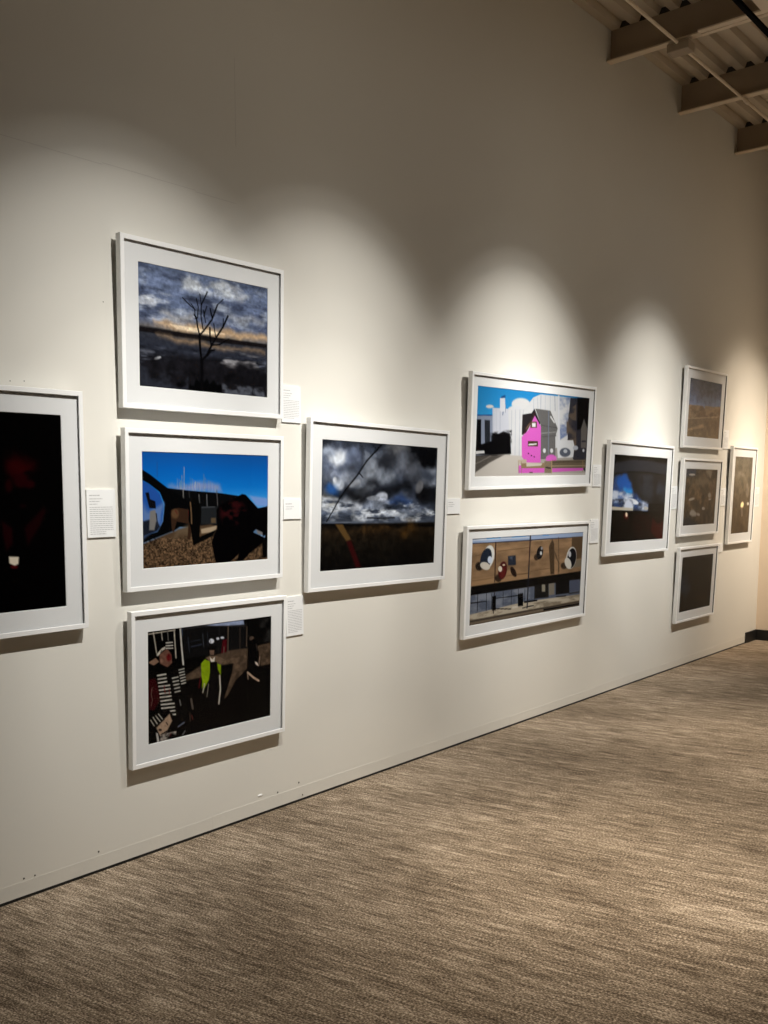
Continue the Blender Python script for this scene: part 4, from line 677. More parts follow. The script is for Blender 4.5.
  ('p',[(0.29,0.103),(0.285,0.11),(0.268,0.116),(0.242,0.12),(0.211,0.123),(0.176,0.123),(0.144,0.121),(0.118,0.117),(0.1,0.112),(0.094,0.105),(0.099,0.099),(0.115,0.093),(0.141,0.089),(0.172,0.086),(0.206,0.086),(0.239,0.087),(0.266,0.091),(0.283,0.097)],(150,142,134),0.0083),
  ('p',[(0.821,0.061),(0.818,0.085),(0.804,0.106),(0.78,0.122),(0.749,0.13),(0.716,0.131),(0.683,0.123),(0.656,0.107),(0.637,0.087),(0.629,0.063),(0.632,0.039),(0.646,0.018),(0.67,0.003),(0.7,-0.006),(0.733,-0.007),(0.766,0.001),(0.793,0.016),(0.813,0.037)],(108,96,80),0.0209),
  ('p',[(0.853,0.225),(0.838,0.251),(0.792,0.274),(0.719,0.291),(0.628,0.3),(0.532,0.3),(0.442,0.291),(0.368,0.274),(0.319,0.252),(0.3,0.226),(0.313,0.201),(0.357,0.178),(0.428,0.161),(0.516,0.152),(0.611,0.151),(0.704,0.159),(0.78,0.176),(0.832,0.199)],(92,78,60),0.0334),
  ('p',[(0.315,0.516),(0.315,0.525),(0.304,0.534),(0.283,0.544),(0.256,0.552),(0.224,0.558),(0.193,0.561),(0.165,0.561),(0.144,0.557),(0.133,0.551),(0.133,0.542),(0.144,0.533),(0.164,0.523),(0.191,0.515),(0.223,0.509),(0.254,0.506),(0.282,0.506),(0.303,0.509)],(136,126,112),0.0104),
  ('p',[(0.836,0.47),(0.835,0.487),(0.828,0.501),(0.817,0.512),(0.802,0.517),(0.785,0.517),(0.768,0.511),(0.754,0.5),(0.744,0.486),(0.739,0.469),(0.74,0.453),(0.747,0.438),(0.759,0.428),(0.774,0.422),(0.791,0.422),(0.807,0.428),(0.821,0.439),(0.831,0.454)],(120,110,98),0.0125),
  ('p',[(0.853,0.543),(0.851,0.548),(0.843,0.553),(0.83,0.556),(0.814,0.557),(0.797,0.557),(0.781,0.555),(0.768,0.551),(0.759,0.547),(0.756,0.541),(0.758,0.536),(0.766,0.532),(0.778,0.529),(0.794,0.527),(0.811,0.527),(0.827,0.529),(0.84,0.533),(0.849,0.538)],(134,124,112),0.0083),
  ('p',[(0.398,0.793),(0.393,0.815),(0.377,0.834),(0.35,0.847),(0.315,0.854),(0.278,0.853),(0.242,0.844),(0.213,0.829),(0.192,0.809),(0.183,0.787),(0.187,0.765),(0.204,0.747),(0.23,0.733),(0.264,0.726),(0.301,0.727),(0.337,0.736),(0.368,0.751),(0.389,0.771)],(130,122,112),0.0167),
  ('p',[(0.518,0.829),(0.507,0.835),(0.491,0.839),(0.471,0.838),(0.451,0.835),(0.431,0.828),(0.415,0.819),(0.405,0.81),(0.402,0.8),(0.406,0.791),(0.416,0.785),(0.432,0.782),(0.452,0.782),(0.472,0.785),(0.492,0.792),(0.508,0.801),(0.518,0.811),(0.521,0.821)],(126,116,106),0.0104),
  ('p',[(0.666,0.708),(0.664,0.717),(0.656,0.726),(0.643,0.732),(0.627,0.734),(0.609,0.734),(0.592,0.73),(0.577,0.724),(0.567,0.715),(0.563,0.705),(0.565,0.696),(0.573,0.687),(0.586,0.681),(0.603,0.678),(0.62,0.679),(0.638,0.682),(0.652,0.689),(0.662,0.698)],(128,120,110),0.0104),
  ('p',[(-0.014,0.854),(0.161,0.86),(0.522,1.002),(0.001,0.999)],(30,30,34),0.0209),
 ],
 'K': [
  ('g',[(0,(30,28,25)),(0.6,(26,24,22)),(1,(18,16,14))]),
  ('p',[(0.291,0.548),(0.289,0.607),(0.269,0.657),(0.233,0.691),(0.187,0.707),(0.135,0.701),(0.084,0.675),(0.041,0.632),(0.01,0.577),(-0.006,0.517),(-0.003,0.459),(0.016,0.41),(0.051,0.376),(0.096,0.36),(0.147,0.364),(0.198,0.389),(0.242,0.432),(0.274,0.487)],(40,47,58),0.0678),
  ('p',[(0.858,0.83),(0.852,0.847),(0.829,0.86),(0.792,0.867),(0.746,0.868),(0.697,0.862),(0.65,0.85),(0.611,0.834),(0.585,0.816),(0.574,0.797),(0.58,0.78),(0.603,0.767),(0.639,0.76),(0.684,0.759),(0.733,0.764),(0.78,0.776),(0.82,0.792),(0.847,0.811)],(54,40,30),0.0264),
  ('n',None,0.3,10,10,4),
 ],
 'L': [
  ('g',[(0,(104,96,82)),(0.3,(98,88,72)),(0.7,(82,68,50)),(1,(72,58,40))]),
  ('p',[(0.64,0.229),(0.624,0.239),(0.572,0.248),(0.49,0.254),(0.388,0.258),(0.28,0.258),(0.178,0.255),(0.094,0.249),(0.039,0.24),(0.017,0.231),(0.033,0.221),(0.083,0.213),(0.163,0.206),(0.263,0.202),(0.371,0.202),(0.474,0.205),(0.56,0.211),(0.618,0.22)],(122,112,96),0.0186),  # glass reflection painted into the print
  ('p',[(0.886,0.436),(0.891,0.469),(0.885,0.498),(0.868,0.519),(0.843,0.53),(0.812,0.53),(0.78,0.518),(0.751,0.497),(0.727,0.468),(0.711,0.435),(0.706,0.403),(0.713,0.374),(0.729,0.353),(0.754,0.342),(0.784,0.342),(0.816,0.353),(0.846,0.375),(0.87,0.403)],(116,104,88),0.0155),
  ('p',[(0.641,0.631),(0.632,0.645),(0.612,0.657),(0.586,0.666),(0.557,0.669),(0.527,0.668),(0.5,0.662),(0.481,0.652),(0.47,0.639),(0.47,0.624),(0.479,0.61),(0.498,0.598),(0.524,0.589),(0.554,0.585),(0.584,0.587),(0.61,0.593),(0.63,0.603),(0.641,0.616)],(244,202,156),0.0077),
  ('p',[(0.942,0.615),(0.94,0.622),(0.932,0.628),(0.918,0.633),(0.9,0.635),(0.879,0.635),(0.86,0.632),(0.843,0.628),(0.831,0.621),(0.825,0.614),(0.826,0.607),(0.834,0.601),(0.848,0.596),(0.867,0.594),(0.887,0.594),(0.907,0.597),(0.924,0.602),(0.936,0.608)],(196,186,170),0.0062),
  ('p',[(0.62,0.72),(0.623,0.741),(0.619,0.76),(0.608,0.774),(0.591,0.782),(0.572,0.781),(0.551,0.774),(0.531,0.759),(0.515,0.74),(0.505,0.718),(0.502,0.697),(0.506,0.678),(0.517,0.664),(0.533,0.657),(0.553,0.657),(0.574,0.665),(0.594,0.679),(0.609,0.698)],(112,98,82),0.0124),
  ('n',None,0.2,8,14,4),
 ],
 'D': [
  ('g',[(0,(6,5,5)),(1,(5,4,4))]),
  ('p',[(0.746,0.257),(0.737,0.276),(0.714,0.293),(0.68,0.305),(0.639,0.312),(0.596,0.312),(0.556,0.306),(0.524,0.294),(0.504,0.278),(0.498,0.259),(0.507,0.241),(0.529,0.224),(0.562,0.212),(0.602,0.205),(0.645,0.204),(0.686,0.21),(0.718,0.222),(0.739,0.238)],(52,7,9),0.0239),
  ('p',[(0.687,0.337),(0.683,0.349),(0.673,0.36),(0.658,0.368),(0.64,0.372),(0.622,0.372),(0.605,0.368),(0.591,0.36),(0.583,0.349),(0.58,0.337),(0.584,0.325),(0.594,0.314),(0.609,0.306),(0.626,0.302),(0.645,0.302),(0.662,0.306),(0.676,0.314),(0.684,0.325)],(40,6,9),0.0139),
  ('p',[(0.565,0.363),(0.562,0.375),(0.556,0.385),(0.547,0.392),(0.536,0.396),(0.525,0.396),(0.516,0.392),(0.508,0.385),(0.503,0.375),(0.502,0.363),(0.504,0.352),(0.51,0.342),(0.519,0.334),(0.53,0.33),(0.541,0.33),(0.551,0.334),(0.558,0.342),(0.563,0.352)],(36,6,8),0.0139),
  ('p',[(0.754,0.356),(0.751,0.363),(0.743,0.37),(0.73,0.374),(0.714,0.377),(0.698,0.377),(0.683,0.374),(0.671,0.369),(0.663,0.363),(0.661,0.356),(0.664,0.349),(0.672,0.342),(0.685,0.338),(0.7,0.335),(0.717,0.335),(0.732,0.337),(0.744,0.342),(0.752,0.349)],(40,6,9),0.0139),
  ('p',[(0.741,0.299),(0.739,0.303),(0.732,0.306),(0.721,0.309),(0.708,0.31),(0.694,0.31),(0.681,0.309),(0.671,0.307),(0.664,0.303),(0.662,0.3),(0.665,0.296),(0.672,0.293),(0.682,0.291),(0.695,0.289),(0.709,0.289),(0.722,0.29),(0.732,0.293),(0.739,0.296)],(12,5,5),0.0099),
  ('p',[(0.676,0.464),(0.674,0.468),(0.668,0.47),(0.661,0.472),(0.651,0.473),(0.641,0.473),(0.632,0.472),(0.625,0.47),(0.62,0.467),(0.618,0.464),(0.62,0.46),(0.625,0.458),(0.633,0.456),(0.642,0.454),(0.652,0.455),(0.662,0.456),(0.669,0.458),(0.674,0.461)],(26,5,7),0.008),
  ('p',[(0.649,0.576),(0.819,0.475),(0.843,0.488),(0.786,0.568),(0.674,0.666)],(30,6,8),0.0139),
  ('p',[(0.463,0.533),(0.548,0.574),(0.55,0.653),(0.495,0.686),(0.469,0.609)],(36,6,9),0.0139),
  ('p',[(0.585,0.77),(0.583,0.774),(0.577,0.777),(0.569,0.779),(0.558,0.779),(0.547,0.779),(0.537,0.777),(0.528,0.775),(0.523,0.771),(0.521,0.767),(0.524,0.764),(0.529,0.761),(0.538,0.759),(0.548,0.758),(0.559,0.758),(0.57,0.76),(0.578,0.763),(0.583,0.766)],(74,10,14),0.005),
  ('p',[(0.512,0.716),(0.595,0.72),(0.59,0.756),(0.557,0.764),(0.514,0.75)],(238,224,200),0.002),
 ],
}


def vnoise(u, v, su, sv, seed, octaves=4):
    tot = 0; amp = 1; norm = 0; octaves = min(octaves + 1, 5)
    for o in range(octaves):
        rs = np.random.RandomState(seed * 17 + o)
        a, c = su * 2 ** o, sv * 2 ** o
        g = rs.rand(int(c) + 3, int(a) + 3)
        x, y = np.clip(u, 0, 1) * a, np.clip(v, 0, 1) * c
        i, j = np.floor(x).astype(int), np.floor(y).astype(int)
        fx, fy = x - i, y - j
        fx, fy = fx * fx * (3 - 2 * fx), fy * fy * (3 - 2 * fy)
        tot = tot + amp * (g[j, i] * (1 - fx) * (1 - fy) + g[j, i + 1] * fx * (1 - fy) + g[j + 1, i] * (1 - fx) * fy + g[j + 1, i + 1] * fx * fy)
        norm += amp; amp *= 0.55
    return tot / norm

def segdist(X, Y, p, q):
    dx, dy = q[0] - p[0], q[1] - p[1]; l2 = dx * dx + dy * dy + 1e-12
    t = np.clip(((X - p[0]) * dx + (Y - p[1]) * dy) / l2, 0, 1)
    return np.hypot(X - p[0] - t * dx, Y - p[1] - t * dy)

def polymask(X, Y, pts, soft):
    d = np.full(X.shape, 1e9); ins = np.zeros(X.shape, bool)
    for p, q in zip(pts, pts[1:] + pts[:1]):
        d = np.minimum(d, segdist(X, Y, p, q))
        c = (p[1] > Y) != (q[1] > Y)
        with np.errstate(divide='ignore', invalid='ignore'):
            xi = (q[0] - p[0]) * (Y - p[1]) / ((q[1] - p[1]) if q[1] != p[1] else 1e-12) + p[0]
        ins ^= c & (X < xi)
    s = np.where(ins, d, -d); soft = max(soft, 0.004)
    t = np.clip(s / (2 * soft) + 0.5, 0, 1)
    return t * t * (3 - 2 * t)

def paint(ops, asp, nu, nv):
    u, v = np.meshgrid(np.linspace(0, 1, nu + 1), np.linspace(0, 1, nv + 1))
    X, Y = u * asp, v
    C = np.zeros(u.shape + (3,))
    S = lambda pts: [(a * asp, b) for a, b in pts]
    def over(m, c):
        nonlocal C
        C = C * (1 - m[..., None]) + m[..., None] * np.array(c, float)
    for op in ops:
        if op[0] == 'g':
            st = op[1]; xs = [s[0] for s in st]
            for k in range(3): C[..., k] = np.interp(v, xs, [s[1][k] for s in st])
        elif op[0] == 'p':
            if op[3] > 0.016:                        # feathered strokes get a ragged, cloud-like edge
                k = min(op[3], 0.05) * 4.5
                n1 = vnoise(u, v, 7 * asp, 7, 91, 5) - 0.5; n2 = vnoise(u, v, 7 * asp, 7, 57, 5) - 0.5
                over(polymask(X + k * n1, Y + k * n2, S(op[1]), op[3] * 1.9), op[2])
            else:
                over(polymask(X, Y, S(op[1]), op[3]), op[2])
        elif op[0] == 'l':
            pts = S(op[1]); d = np.full(X.shape, 1e9)
            for p, q in zip(pts, pts[1:]): d = np.minimum(d, segdist(X, Y, p, q))
            aa = 0.003
            over(np.clip((op[2] / 2 - d) / (2 * aa) + 0.5, 0, 1), op[3])
        elif op[0] == 'c':
            n = vnoise(u, v, op[3], op[4], op[6])
            m = np.clip((n - op[5]) / 0.20 + 0.5, 0, 1)
            if op[1]: m = m * polymask(X, Y, S(op[1]), op[7])
            over(m, op[2])
        elif op[0] == 'b':                           # billowing relief, lit from above
            f = lambda q: 1 - np.abs(2 * vnoise(u, q, op[3], op[4], op[5], 5) - 1) * 1.6
            rl = np.clip((f(v + 0.03) - f(v)) * 1.1 + (f(v) - 0.75) * 0.7, -0.9, 0.9)
            C = np.clip(C * (1 + op[2] * rl * polymask(X, Y, S(op[1]), 0.02))[..., None], 0, 255)
        elif op[0] == 'n':
            n = (vnoise(u, v, op[3], op[4], op[5], 2) - 0.5) * 2.4
            m = polymask(X, Y, S(op[1]), 0.01) if op[1] else 1.0
            C = np.clip(C * (1 + op[2] * n * m)[..., None], 0, 255)
    return C

def make_print(key, w, h, y, parent, nu, nv):
    C = np.clip(lin(paint(ART[key], w / h, nu, nv)) ** 1.06 * np.array([0.86, 0.885, 0.93]) * INK.get(key, 1.0), 0, 1)
    xs = np.linspace(-w / 2, w / 2, nu + 1); zs = np.linspace(h / 2, -h / 2, nv + 1)
    XX, ZZ = np.meshgrid(xs, zs)
    co = np.stack([XX, np.full_like(XX, y), ZZ], -1).reshape(-1, 3)
    idx = np.arange((nu + 1) * (nv + 1)).reshape(nv + 1, nu + 1)
    f = np.stack([idx[:-1, :-1], idx[1:, :-1], idx[1:, 1:], idx[:-1, 1:]], -1).reshape(-1, 4)
    me = bpy.data.meshes.new('print')
    me.vertices.add(len(co)); me.vertices.foreach_set('co', co.astype(np.float32).ravel())
    me.loops.add(f.size); me.loops.foreach_set('vertex_index', f.astype(np.int32).ravel())
    me.polygons.add(len(f))
    me.polygons.foreach_set('loop_start', (np.arange(len(f)) * 4).astype(np.int32))
    me.update(calc_edges=True); me.validate()
    at = me.color_attributes.new('ink', 'FLOAT_COLOR', 'POINT')
    at.data.foreach_set('color', np.concatenate([C, np.ones(C.shape[:2] + (1,))], -1).astype(np.float32).ravel())
    me.materials.append(M_PRINT)
    o = bpy.data.objects.new('print', me); COL.objects.link(o); o.parent = parent
    return o

# ------------------------------------------------------------------ room (long gallery wall is the plane y = 0, the room lies at y < 0)
XE = 9.862          # end wall
X0, Y1 = -4.2, -7.2
ZD = 4.495         # underside of the metal deck
GAP = 0.011

struct('floor', boxbm(X0, XE + 0.15, Y1, 0.15, -0.1, 0.0), M_CARPET)
wl = struct('wall_left', boxbm(X0, XE + 0.15, 0.0, 0.15, GAP, 4.9), M_WALL)
struct('wall_back', boxbm(XE, XE + 0.15, Y1, 0.0, GAP, 4.9), M_BACK)
struct('wall_right', boxbm(X0, XE + 0.15, Y1 - 0.15, Y1, 0.0, 4.9), M_DARK)
struct('wall_front', boxbm(X0 - 0.15, X0, Y1 - 0.15, 0.15, 0.0, 4.9), M_DARK)
struct('floor_gap_shade', boxbm(X0, 9.565, -0.0015, 0.03, 0.0, GAP), M_BLACK)  # strip painted black for the shade in the gap under the wall
# painted-over strip where the old base used to be, with slight steps
bm = bmesh.new(); x = X0; 
while x < 9.555:
    x2 = min(x + random.uniform(0.5, 1.5), 9.555)
    box(bm, x, x2, -0.0005 - random.uniform(0, 0.0006), 0.0, GAP, 0.068 + random.uniform(-0.004, 0.004)); x = x2
struct('baseboard_left', bm, M_BASE)
bm = bmesh.new()
box(bm, 9.560, XE - 0.009, -0.009, 0.0, 0.0, 0.103)
box(bm, XE - 0.009, XE, Y1, 0.0, 0.0, 0.103)
struct('baseboard_back', bm, M_BLACK)
# plaster seam and small marks in the long wall
bm = bmesh.new()
for i in range(22):
    xa, xb = -2.03 + i * 0.226, -2.03 + (i + 1) * 0.226
    za = 2.7035 + 0.004 * math.sin(i * 1.7)
    box(bm, xa, xb, -0.0006, 0.0, za, za + 0.0022)
box(bm, 2.944, 2.9464, -0.0006, 0.0, 2.93, 3.28)
obj('plaster_seam', bm, M_SEAM, wl)
for hx, hz, r in ((1.805, 0.077, .004), (1.851, 0.075, .0035), (2.135, 0.084, .004), (3.143, 0.080, .0045), (3.289, 0.094, .0045), (3.311, 0.028, .004), (1.844, 1.883, .0022), (1.899, 1.887, .0022), (2.247, 2.205, .0022)):
    bm = bmesh.new(); bmesh.ops.create_circle(bm, cap_ends=True, segments=10, radius=r, matrix=Matrix.Translation((hx, -0.0042 if hz < 0.07 else -0.0008, hz)) @ Matrix.Rotation(math.pi / 2, 4, 'X'))
    obj('screw_hole', bm, M_HOLE, wl)
bm = bmesh.new(); bmesh.ops.create_icosphere(bm, subdivisions=2, radius=1, matrix=Matrix.Translation((3.027, -0.0005, 0.094)) @ Matrix.Diagonal((0.016, 0.003, 0.006, 1)))
obj('plaster_lump', bm, M_FRAME, wl)

# corrugated deck: flutes run along the wall
bm = bmesh.new(); prof = []
y = 0.15
per, c0 = 0.133, -0.097
k = -2
while True:
    c = c0 - k * per
    if c < Y1 - 0.1: break
    prof += [(c + 0.038, ZD), (c + 0.022, ZD + 0.038), (c - 0.022, ZD + 0.038), (c - 0.038, ZD)]; k += 1
prof = [p for p in prof if p[0] <= 0.14]
rows = [[bm.verts.new((xx, p[0], p[1])) for p in prof] for xx in (X0, XE + 0.15)]
for i in range(len(prof) - 1):
    bm.faces.new((rows[0][i], rows[0][i + 1], rows[1][i + 1], rows[1][i]))
struct('ceiling', bm, M_DECK)

# ceiling joists, web and bottom flange, running across the room
def joist(xj, label):
    r = empty('ceiling_joist', (xj, 0, 4.290))
    tag(r, label, 'beam', 'steel joists under the metal deck ceiling')
    L = 7.19
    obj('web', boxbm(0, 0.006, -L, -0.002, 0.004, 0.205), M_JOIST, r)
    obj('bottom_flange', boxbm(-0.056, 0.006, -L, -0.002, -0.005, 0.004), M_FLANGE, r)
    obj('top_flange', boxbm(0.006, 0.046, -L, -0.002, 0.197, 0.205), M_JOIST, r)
    obj('flute_shade', boxbm(0.001, 0.005, -6.9, -0.004, 0.2055, 0.2425), M_HOLE, r)   # black strip painting the dark void where the deck flutes pass over
    return r
joist(6.362, 'beige steel ceiling joist nearest the viewer, with a conduit clamp on it')
joist(7.552, 'beige steel ceiling joist, middle of the three in view')
joist(8.750, 'beige steel ceiling joist farthest away, above the end of the wall')

r = empty('ceiling_strut', (6.362, -0.62, 4.285)); tag(r, 'pale slotted strut fixed along the underside of the nearest joist', 'strut')
obj('rail', boxbm(-0.105, -0.060, -2.6, 0, -0.010, 0.0), M_FLANGE, r)
obj('rail', boxbm(-0.050, -0.012, -2.6, 0, -0.010, 0.0), M_FLANGE, r)
o = obj('ceiling_strut', boxbm(2.0, 6.19, -1.22, -1.02, 4.245, 4.278), M_FLANGE); tag(o, 'wide pale flat channel at the top right corner beside the black track', 'strut')

r = empty('ceiling_conduit', (3.0, -0.482, 4.262)); tag(r, 'thin beige conduit running along the wall under the joists', 'pipe')
bm = bmesh.new(); tube(bm, (0, 0, 0), (6.86, 0, 0), 0.0105); obj('pipe', bm, M_PIPE, r, True)
bm = bmesh.new(); tube(bm, (4.53, 0, 0), (4.59, 0, 0), 0.016); obj('coupling', bm, M_PIPE, r, True)
obj('clamp', boxbm(3.285, 3.385, -0.075, 0.065, -0.050, 0.004, bevel=0.004), M_JOIST, r)

r = empty('light_track', (-1.0, -1.466, 3.6)); tag(r, 'black lighting track rail crossing the top right corner below the ceiling', 'rail')
obj('rail', boxbm(0, 10.6, -0.010, 0.010, -0.008, 0.008), M_TRACK, r)
for hx in (1.5, 4.0, 9.0):
    bm = bmesh.new(); tube(bm, (hx, 0, 0.006), (hx, 0, ZD - 3.6 + 0.002), 0.006, 8); obj('hanger_rod', bm, M_TRACK, r)

# ------------------------------------------------------------------ framed photographs
FD = 0.028         # frame depth
FW = 0.0185        # face width
def ring(bm, prof, w, h):
    """sweep a closed profile (inset, y) round a w x h rectangle with mitred corners"""
    cs = []
    for sx, sz in ((-1, -1), (1, -1), (1, 1), (-1, 1)):
        cs.append([bm.verts.new((sx * (w / 2 - i), y, sz * (h / 2 - i))) for i, y in prof])
    n = len(prof)
    for a in range(4):
        b = (a + 1) % 4
        for i in range(n):
            j = (i + 1) % n
            bm.faces.new((cs[a][i], cs[b][i], cs[b][j], cs[a][j]))
    bmesh.ops.recalc_face_normals(bm, faces=bm.faces[:])

def framed(key, cx, cz, w, h, t, pw, ph, label, group, res, top=0.024):
    """hangs from a wire: the foot rests 8 mm off the wall, the top leans out by `top`"""
    foot = 0.008
    r = empty('framed_photograph', (cx + math.sin(t) * h / 2, -foot, cz - h / 2)); r.rotation_mode = 'YXZ'
    r.rotation_euler = (math.atan2(top - foot, h), -t, 0)
    tag(r, label, 'picture', group)
    def part(name, bm, mat):
        o = obj(name, bm, mat, r); o.location.z = h / 2; return o
    e = 0.0012; D = -FD
    bm = bmesh.new()
    ring(bm, [(0, 0), (0, D + e), (e, D), (FW - e, D), (FW, D + e), (FW, D + 0.003), (FW - 0.006, D + 0.003), (FW - 0.006, 0)], w, h)
    part('frame', bm, M_FRAME)
    mi = FW - 0.0062
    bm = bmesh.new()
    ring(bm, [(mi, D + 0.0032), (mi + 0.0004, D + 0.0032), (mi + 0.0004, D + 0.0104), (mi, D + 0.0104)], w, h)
    part('rabbet_shade', bm, M_BLACK)  # black ring that paints in the shadow behind the frame lip
    bm = bmesh.new(); pts = []
    for yy, px, pz in ((D + 0.0105, w / 2 - mi, h / 2 - mi), (D + 0.0105, pw / 2 + 0.0012, ph / 2 + 0.0012), (D + 0.0122, pw / 2, ph / 2)):
        pts.append([bm.verts.new((sx * px, yy, sz * pz)) for sx, sz in ((-1, -1), (1, -1), (1, 1), (-1, 1))])
    for a in range(2):
        for i in range(4):
            bm.faces.new((pts[a][i], pts[a][(i + 1) % 4], pts[a + 1][(i + 1) % 4], pts[a + 1][i]))
    part('mat', bm, M_MAT)
    make_print(key, pw + 0.004, ph + 0.004, D + 0.0125, r, *res).location.z = h / 2
    bm = bmesh.new(); g = mi + 0.0003
    bm.faces.new([bm.verts.new((sx * (w / 2 - g), D + 0.0045, sz * (h / 2 - g))) for sx, sz in ((-1, -1), (1, -1), (1, 1), (-1, 1))])
    part('glazing', bm, M_PANE)
    part('backing_board', boxbm(-w / 2 + mi, w / 2 - mi, D + 0.0150, D + 0.0185, -h / 2 + mi, h / 2 - mi), M_HOLE)
    return r

INK = {'A': 1.12, 'I': 2.2, 'K': 1.15, 'F': 0.86, 'L': 1.5, 'J': 1.5}  # print gains; haze of the glass is painted into I, J and L
GA = GF = GI = 'white framed photographs hung along the long wall'
FR = [
 ('D', 1.785, 1.424, 0.642, 0.876, 0.0, 0.463, 0.696, 'tall white framed dark red portrait cut by the left edge', GA, (130, 195)),
 ('A', 2.7351, 2.1376, 0.8774, 0.6429, 0.0002, 0.6968, 0.4645, 'white framed photograph of a bare tree at sunset, top of the left stack', GA, (230, 154)),
 ('B', 2.7244, 1.4211, 0.8716, 0.6358, -0.0029, 0.6942, 0.46, 'white framed photograph of horses under a deep blue sky', GA, (230, 154)),
 ('C', 2.7273, 0.7029, 0.8757, 0.6397, -0.0094, 0.6984, 0.4628, 'white framed photograph of people in a street parade, bottom of the left stack', GA, (240, 160)),
 ('E', 3.897, 1.415, 1.1251, 0.815, -0.0162, 0.9347, 0.6236, 'large white framed photograph of storm clouds over a dark field', GA, (225, 150)),
 ('F', 5.4337, 1.8319, 1.5124, 0.6625, 0.0132, 1.3615, 0.5101, 'wide white framed photograph of a pink house before silos', GF, (324, 120), 0.032),
 ('G', 5.404, 0.9529, 1.5118, 0.6555, -0.0078, 1.3634, 0.5068, 'wide white framed photograph of a brown storefront wall hung with ovals', GF, (324, 120)),
 ('H', 6.9934, 1.4162, 1.1236, 0.8175, -0.0121, 0.9308, 0.6244, 'large white framed photograph of a sky through a car windscreen', GA, (200, 134)),
 ('I', 8.207, 2.1391, 0.8838, 0.6437, 0.0008, 0.6987, 0.461, 'white framed photograph of desert hills under dusk sky, top of the far stack', GI, (110, 74)),
 ('J', 8.193, 1.4163, 0.8647, 0.6342, -0.0038, 0.692, 0.4621, 'white framed dim brown photograph, middle of the far stack', GI, (110, 74)),
 ('K', 8.1823, 0.6975, 0.8545, 0.6253, -0.006, 0.6851, 0.4565, 'white framed near-black photograph, bottom of the far stack', GI, (90, 60)),
 ('L', 9.1923, 1.4232, 0.6431, 0.8751, -0.002, 0.4587, 0.6904, 'narrow tall white framed photograph with a candle flame, nearest the corner', GA, (70, 104)),
]
for f in FR: framed(*f)

# ------------------------------------------------------------------ caption cards
def card(x0, x1, z1, z0, label, short):
    w, h = x1 - x0, z1 - z0
    r = empty('caption_card', ((x0 + x1) / 2, 0, z0)); tag(r, label, 'label', 'white caption cards beside the pictures')
    obj('card', boxbm(-w / 2, w / 2, -0.006, -0.0003, 0, h), M_CARD, r)
    bm = bmesh.new(); rnd = random.Random(int(x0 * 1000 + z0 * 77))
    m = w * 0.09
    def line(z, a, b, th):
        x = a
        while x < b:                      # word-like dashes
            x2 = min(x + rnd.uniform(0.006, 0.017), b)
            vs = [bm.verts.new(p) for p in ((x, -0.0063, z), (x2, -0.0063, z), (x2, -0.0063, z + th), (x, -0.0063, z + th))]
            bm.faces.new(vs); x = x2 + 0.0022
    z = h - 0.024
    for k, fr in enumerate((0.44, 0.56, 0.45, 0.34)[:(3 if short else 4)]):
        line(z, -w / 2 + m, -w / 2 + m + (w - 2 * m) * fr, 0.0038 if k == 0 else 0.0026)
        z -= 0.0125 if k == 0 else 0.010
    z -= 0.002
    while z > 0.012 and not short:
        line(z, -w / 2 + m, w / 2 - m * (1 if z > 0.02 else 4), 0.0024); z -= 0.0078
    obj('text_lines', bm, M_TEXT, r)
CARDS = [
 (2.1370, 2.2670, 1.5050, 1.3230, 'white caption card right of the dark red portrait, dense with text', False),
 (3.1970, 3.3230, 1.9700, 1.8050, 'white caption card right of the bare tree sunset picture', False),
 (3.2030, 3.3205, 1.4565, 1.3645, 'short white caption card right of the horses picture', True),
 (3.2110, 3.3270, 1.0030, 0.8170, 'white caption card right of the parade picture, lowest on the left', False),
 (4.5150, 4.6420, 1.4450, 1.3585, 'short white caption card right of the storm cloud picture', True),
 (6.2740, 6.4000, 1.6590, 1.5080, 'white caption card right of the pink house picture', False),
 (6.2560, 6.3820, 1.2800, 1.1140, 'white caption card right of the brown wall with ovals picture', False),
 (7.6340, 7.7600, 1.5090, 1.3250, 'white caption card right of the car windscreen picture', False),
 (8.7370, 8.8630, 1.9960, 1.8310, 'white caption card right of the desert hills picture', False),
 (8.7280, 8.8540, 1.4900, 1.3330, 'white caption card between the dim brown picture and the narrow candle picture', False),
 (8.7040, 8.8300, 1.0030, 0.9200, 'short white caption card right of the lowest near-black picture at the far end', True),
 (9.6240, 9.7500, 1.4960, 1.3100, 'white caption card right of the narrow candle picture by the corner', False),
]
for c in CARDS: card(*c)

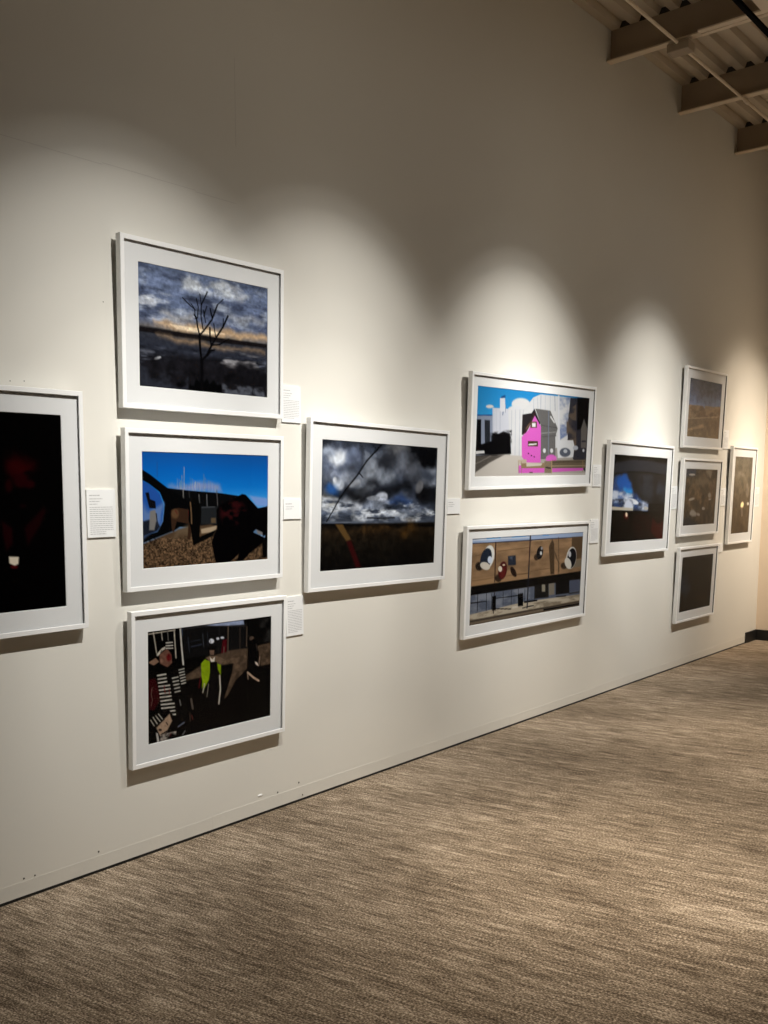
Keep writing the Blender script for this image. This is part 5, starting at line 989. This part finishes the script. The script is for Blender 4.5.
# ------------------------------------------------------------------ light
def spot(x, y, z, tx, ty, tz, power, colr, prof, soft=0.035):
    """lamp for track spots and added fills: intensity falls off with the angle from its axis, prof = [(degrees, intensity)]"""
    half = prof[-1][0]
    l = bpy.data.lights.new('track and fill spot', 'SPOT'); l.energy = power; l.spot_size = math.radians(2 * half); l.spot_blend = 0.1
    l.color = colr; l.shadow_soft_size = soft
    l.use_nodes = True; nt = l.node_tree; N = nt.nodes.new; L = nt.links.new
    em = nt.nodes.get('Emission')
    tc = N('ShaderNodeTexCoord'); sp = N('ShaderNodeSeparateXYZ'); L(tc.outputs['Normal'], sp.inputs[0])
    ab = N('ShaderNodeMath'); ab.operation = 'ABSOLUTE'; L(sp.outputs['Z'], ab.inputs[0])
    ac = N('ShaderNodeMath'); ac.operation = 'ARCCOSINE'; L(ab.outputs[0], ac.inputs[0])
    dv = N('ShaderNodeMath'); dv.operation = 'DIVIDE'; dv.inputs[1].default_value = math.radians(half); L(ac.outputs[0], dv.inputs[0])
    rp = N('ShaderNodeValToRGB'); rp.color_ramp.interpolation = 'LINEAR'
    while len(rp.color_ramp.elements) > 1: rp.color_ramp.elements.remove(rp.color_ramp.elements[-1])
    for i, (dg, v) in enumerate(prof):
        e = rp.color_ramp.elements[0] if i == 0 else rp.color_ramp.elements.new(dg / half)
        e.position = dg / half; e.color = (v, v, v, 1)
    L(dv.outputs[0], rp.inputs[0]); L(rp.outputs['Color'], em.inputs['Strength'])
    o = bpy.data.objects.new('track_and_fill_spot', l); COL.objects.link(o); o.location = (x, y, z)
    o.rotation_euler = (Vector((tx, ty, tz)) - Vector((x, y, z))).to_track_quat('-Z', 'Y').to_euler()
    return o

COOL = (1.0, 0.97, 0.91)
WARM = (1.0, 0.895, 0.75)
PROF = [(0, 1.0), (8, 0.95), (12, 0.72), (17, 0.44), (22, 0.275), (26, 0.18), (29, 0.10), (31.5, 0.042), (35, 0.014), (42, 0.009), (60, 0.006), (75, 0.003), (86, 0.0)]
for lx, tx, pw, tz, c in ((2.45, 2.35, 375, 1.12, COOL), (3.62, 3.55, 395, 1.20, COOL), (5.3, 5.3, 500, 1.28, COOL), (7.2, 7.2, 500, 1.16, COOL), (9.2, 9.25, 420, 1.12, (1.0, 0.84, 0.66))):
    spot(lx, -1.52, 3.52, tx, 0.0, tz, pw, c, PROF, 0.012)
for (x, y, tx, ty, tz, pw) in ((3.3, -2.3, 3.6, -1.65, 0, 760), (6.4, -2.8, 5.85, -1.65, 0, 760), (1.6, -2.9, 1.8, -1.5, 0, 170)):  # two floor pool lamps; the third is an added fill
    spot(x, y, 3.5, tx, ty, tz, pw, WARM, [(0, 1.0), (10, 0.8), (18, 0.3), (27, 0.0)])
spot(8.3, -1.7, 3.5, 9.86, -0.6, 1.5, 330, WARM, [(0, 1.0), (12, 0.7), (22, 0.2), (30, 0.0)])  # fill lamp added to brighten the end wall
for x in (0.5, 3.2, 5.9, 8.6):      # unseen fill lamps, added to lift the upper wall
    spot(x, -3.6, 3.0, x, 0.0, 4.0, 36, (1.0, 0.82, 0.60), [(0, 1.0), (12, 0.9), (20, 0.5), (30, 0.0)], 0.7)

w = bpy.data.worlds.new('gallery'); SC.world = w; w.use_nodes = True
w.node_tree.nodes['Background'].inputs[0].default_value = (0.9, 0.75, 0.58, 1)
w.node_tree.nodes['Background'].inputs[1].default_value = 0.02

# ------------------------------------------------------------------ camera
cam = bpy.data.cameras.new('camera'); co = bpy.data.objects.new('camera', cam); COL.objects.link(co)
R = Vector((0.66531726, -0.74653408, -0.00631053)); U = Vector((0.09904295, 0.07988349, 0.99187153)); W = Vector((0.73996179, 0.66053426, -0.1270868))
co.matrix_world = Matrix(((R.x, U.x, -W.x, 0.0), (R.y, U.y, -W.y, -3.1213), (R.z, U.z, -W.z, 1.5), (0, 0, 0, 1)))
cam.sensor_fit = 'HORIZONTAL'; cam.sensor_width = 36.0
cam.lens = 965.88013 / 768 * 36.0
cam.shift_x = 57.8 / 768; cam.shift_y = 101.122 / 768
cam.clip_end = 60
SC.camera = co
SC.view_settings.view_transform = 'Standard'
SC.view_settings.look = 'None'
SC.view_settings.exposure = 0.0
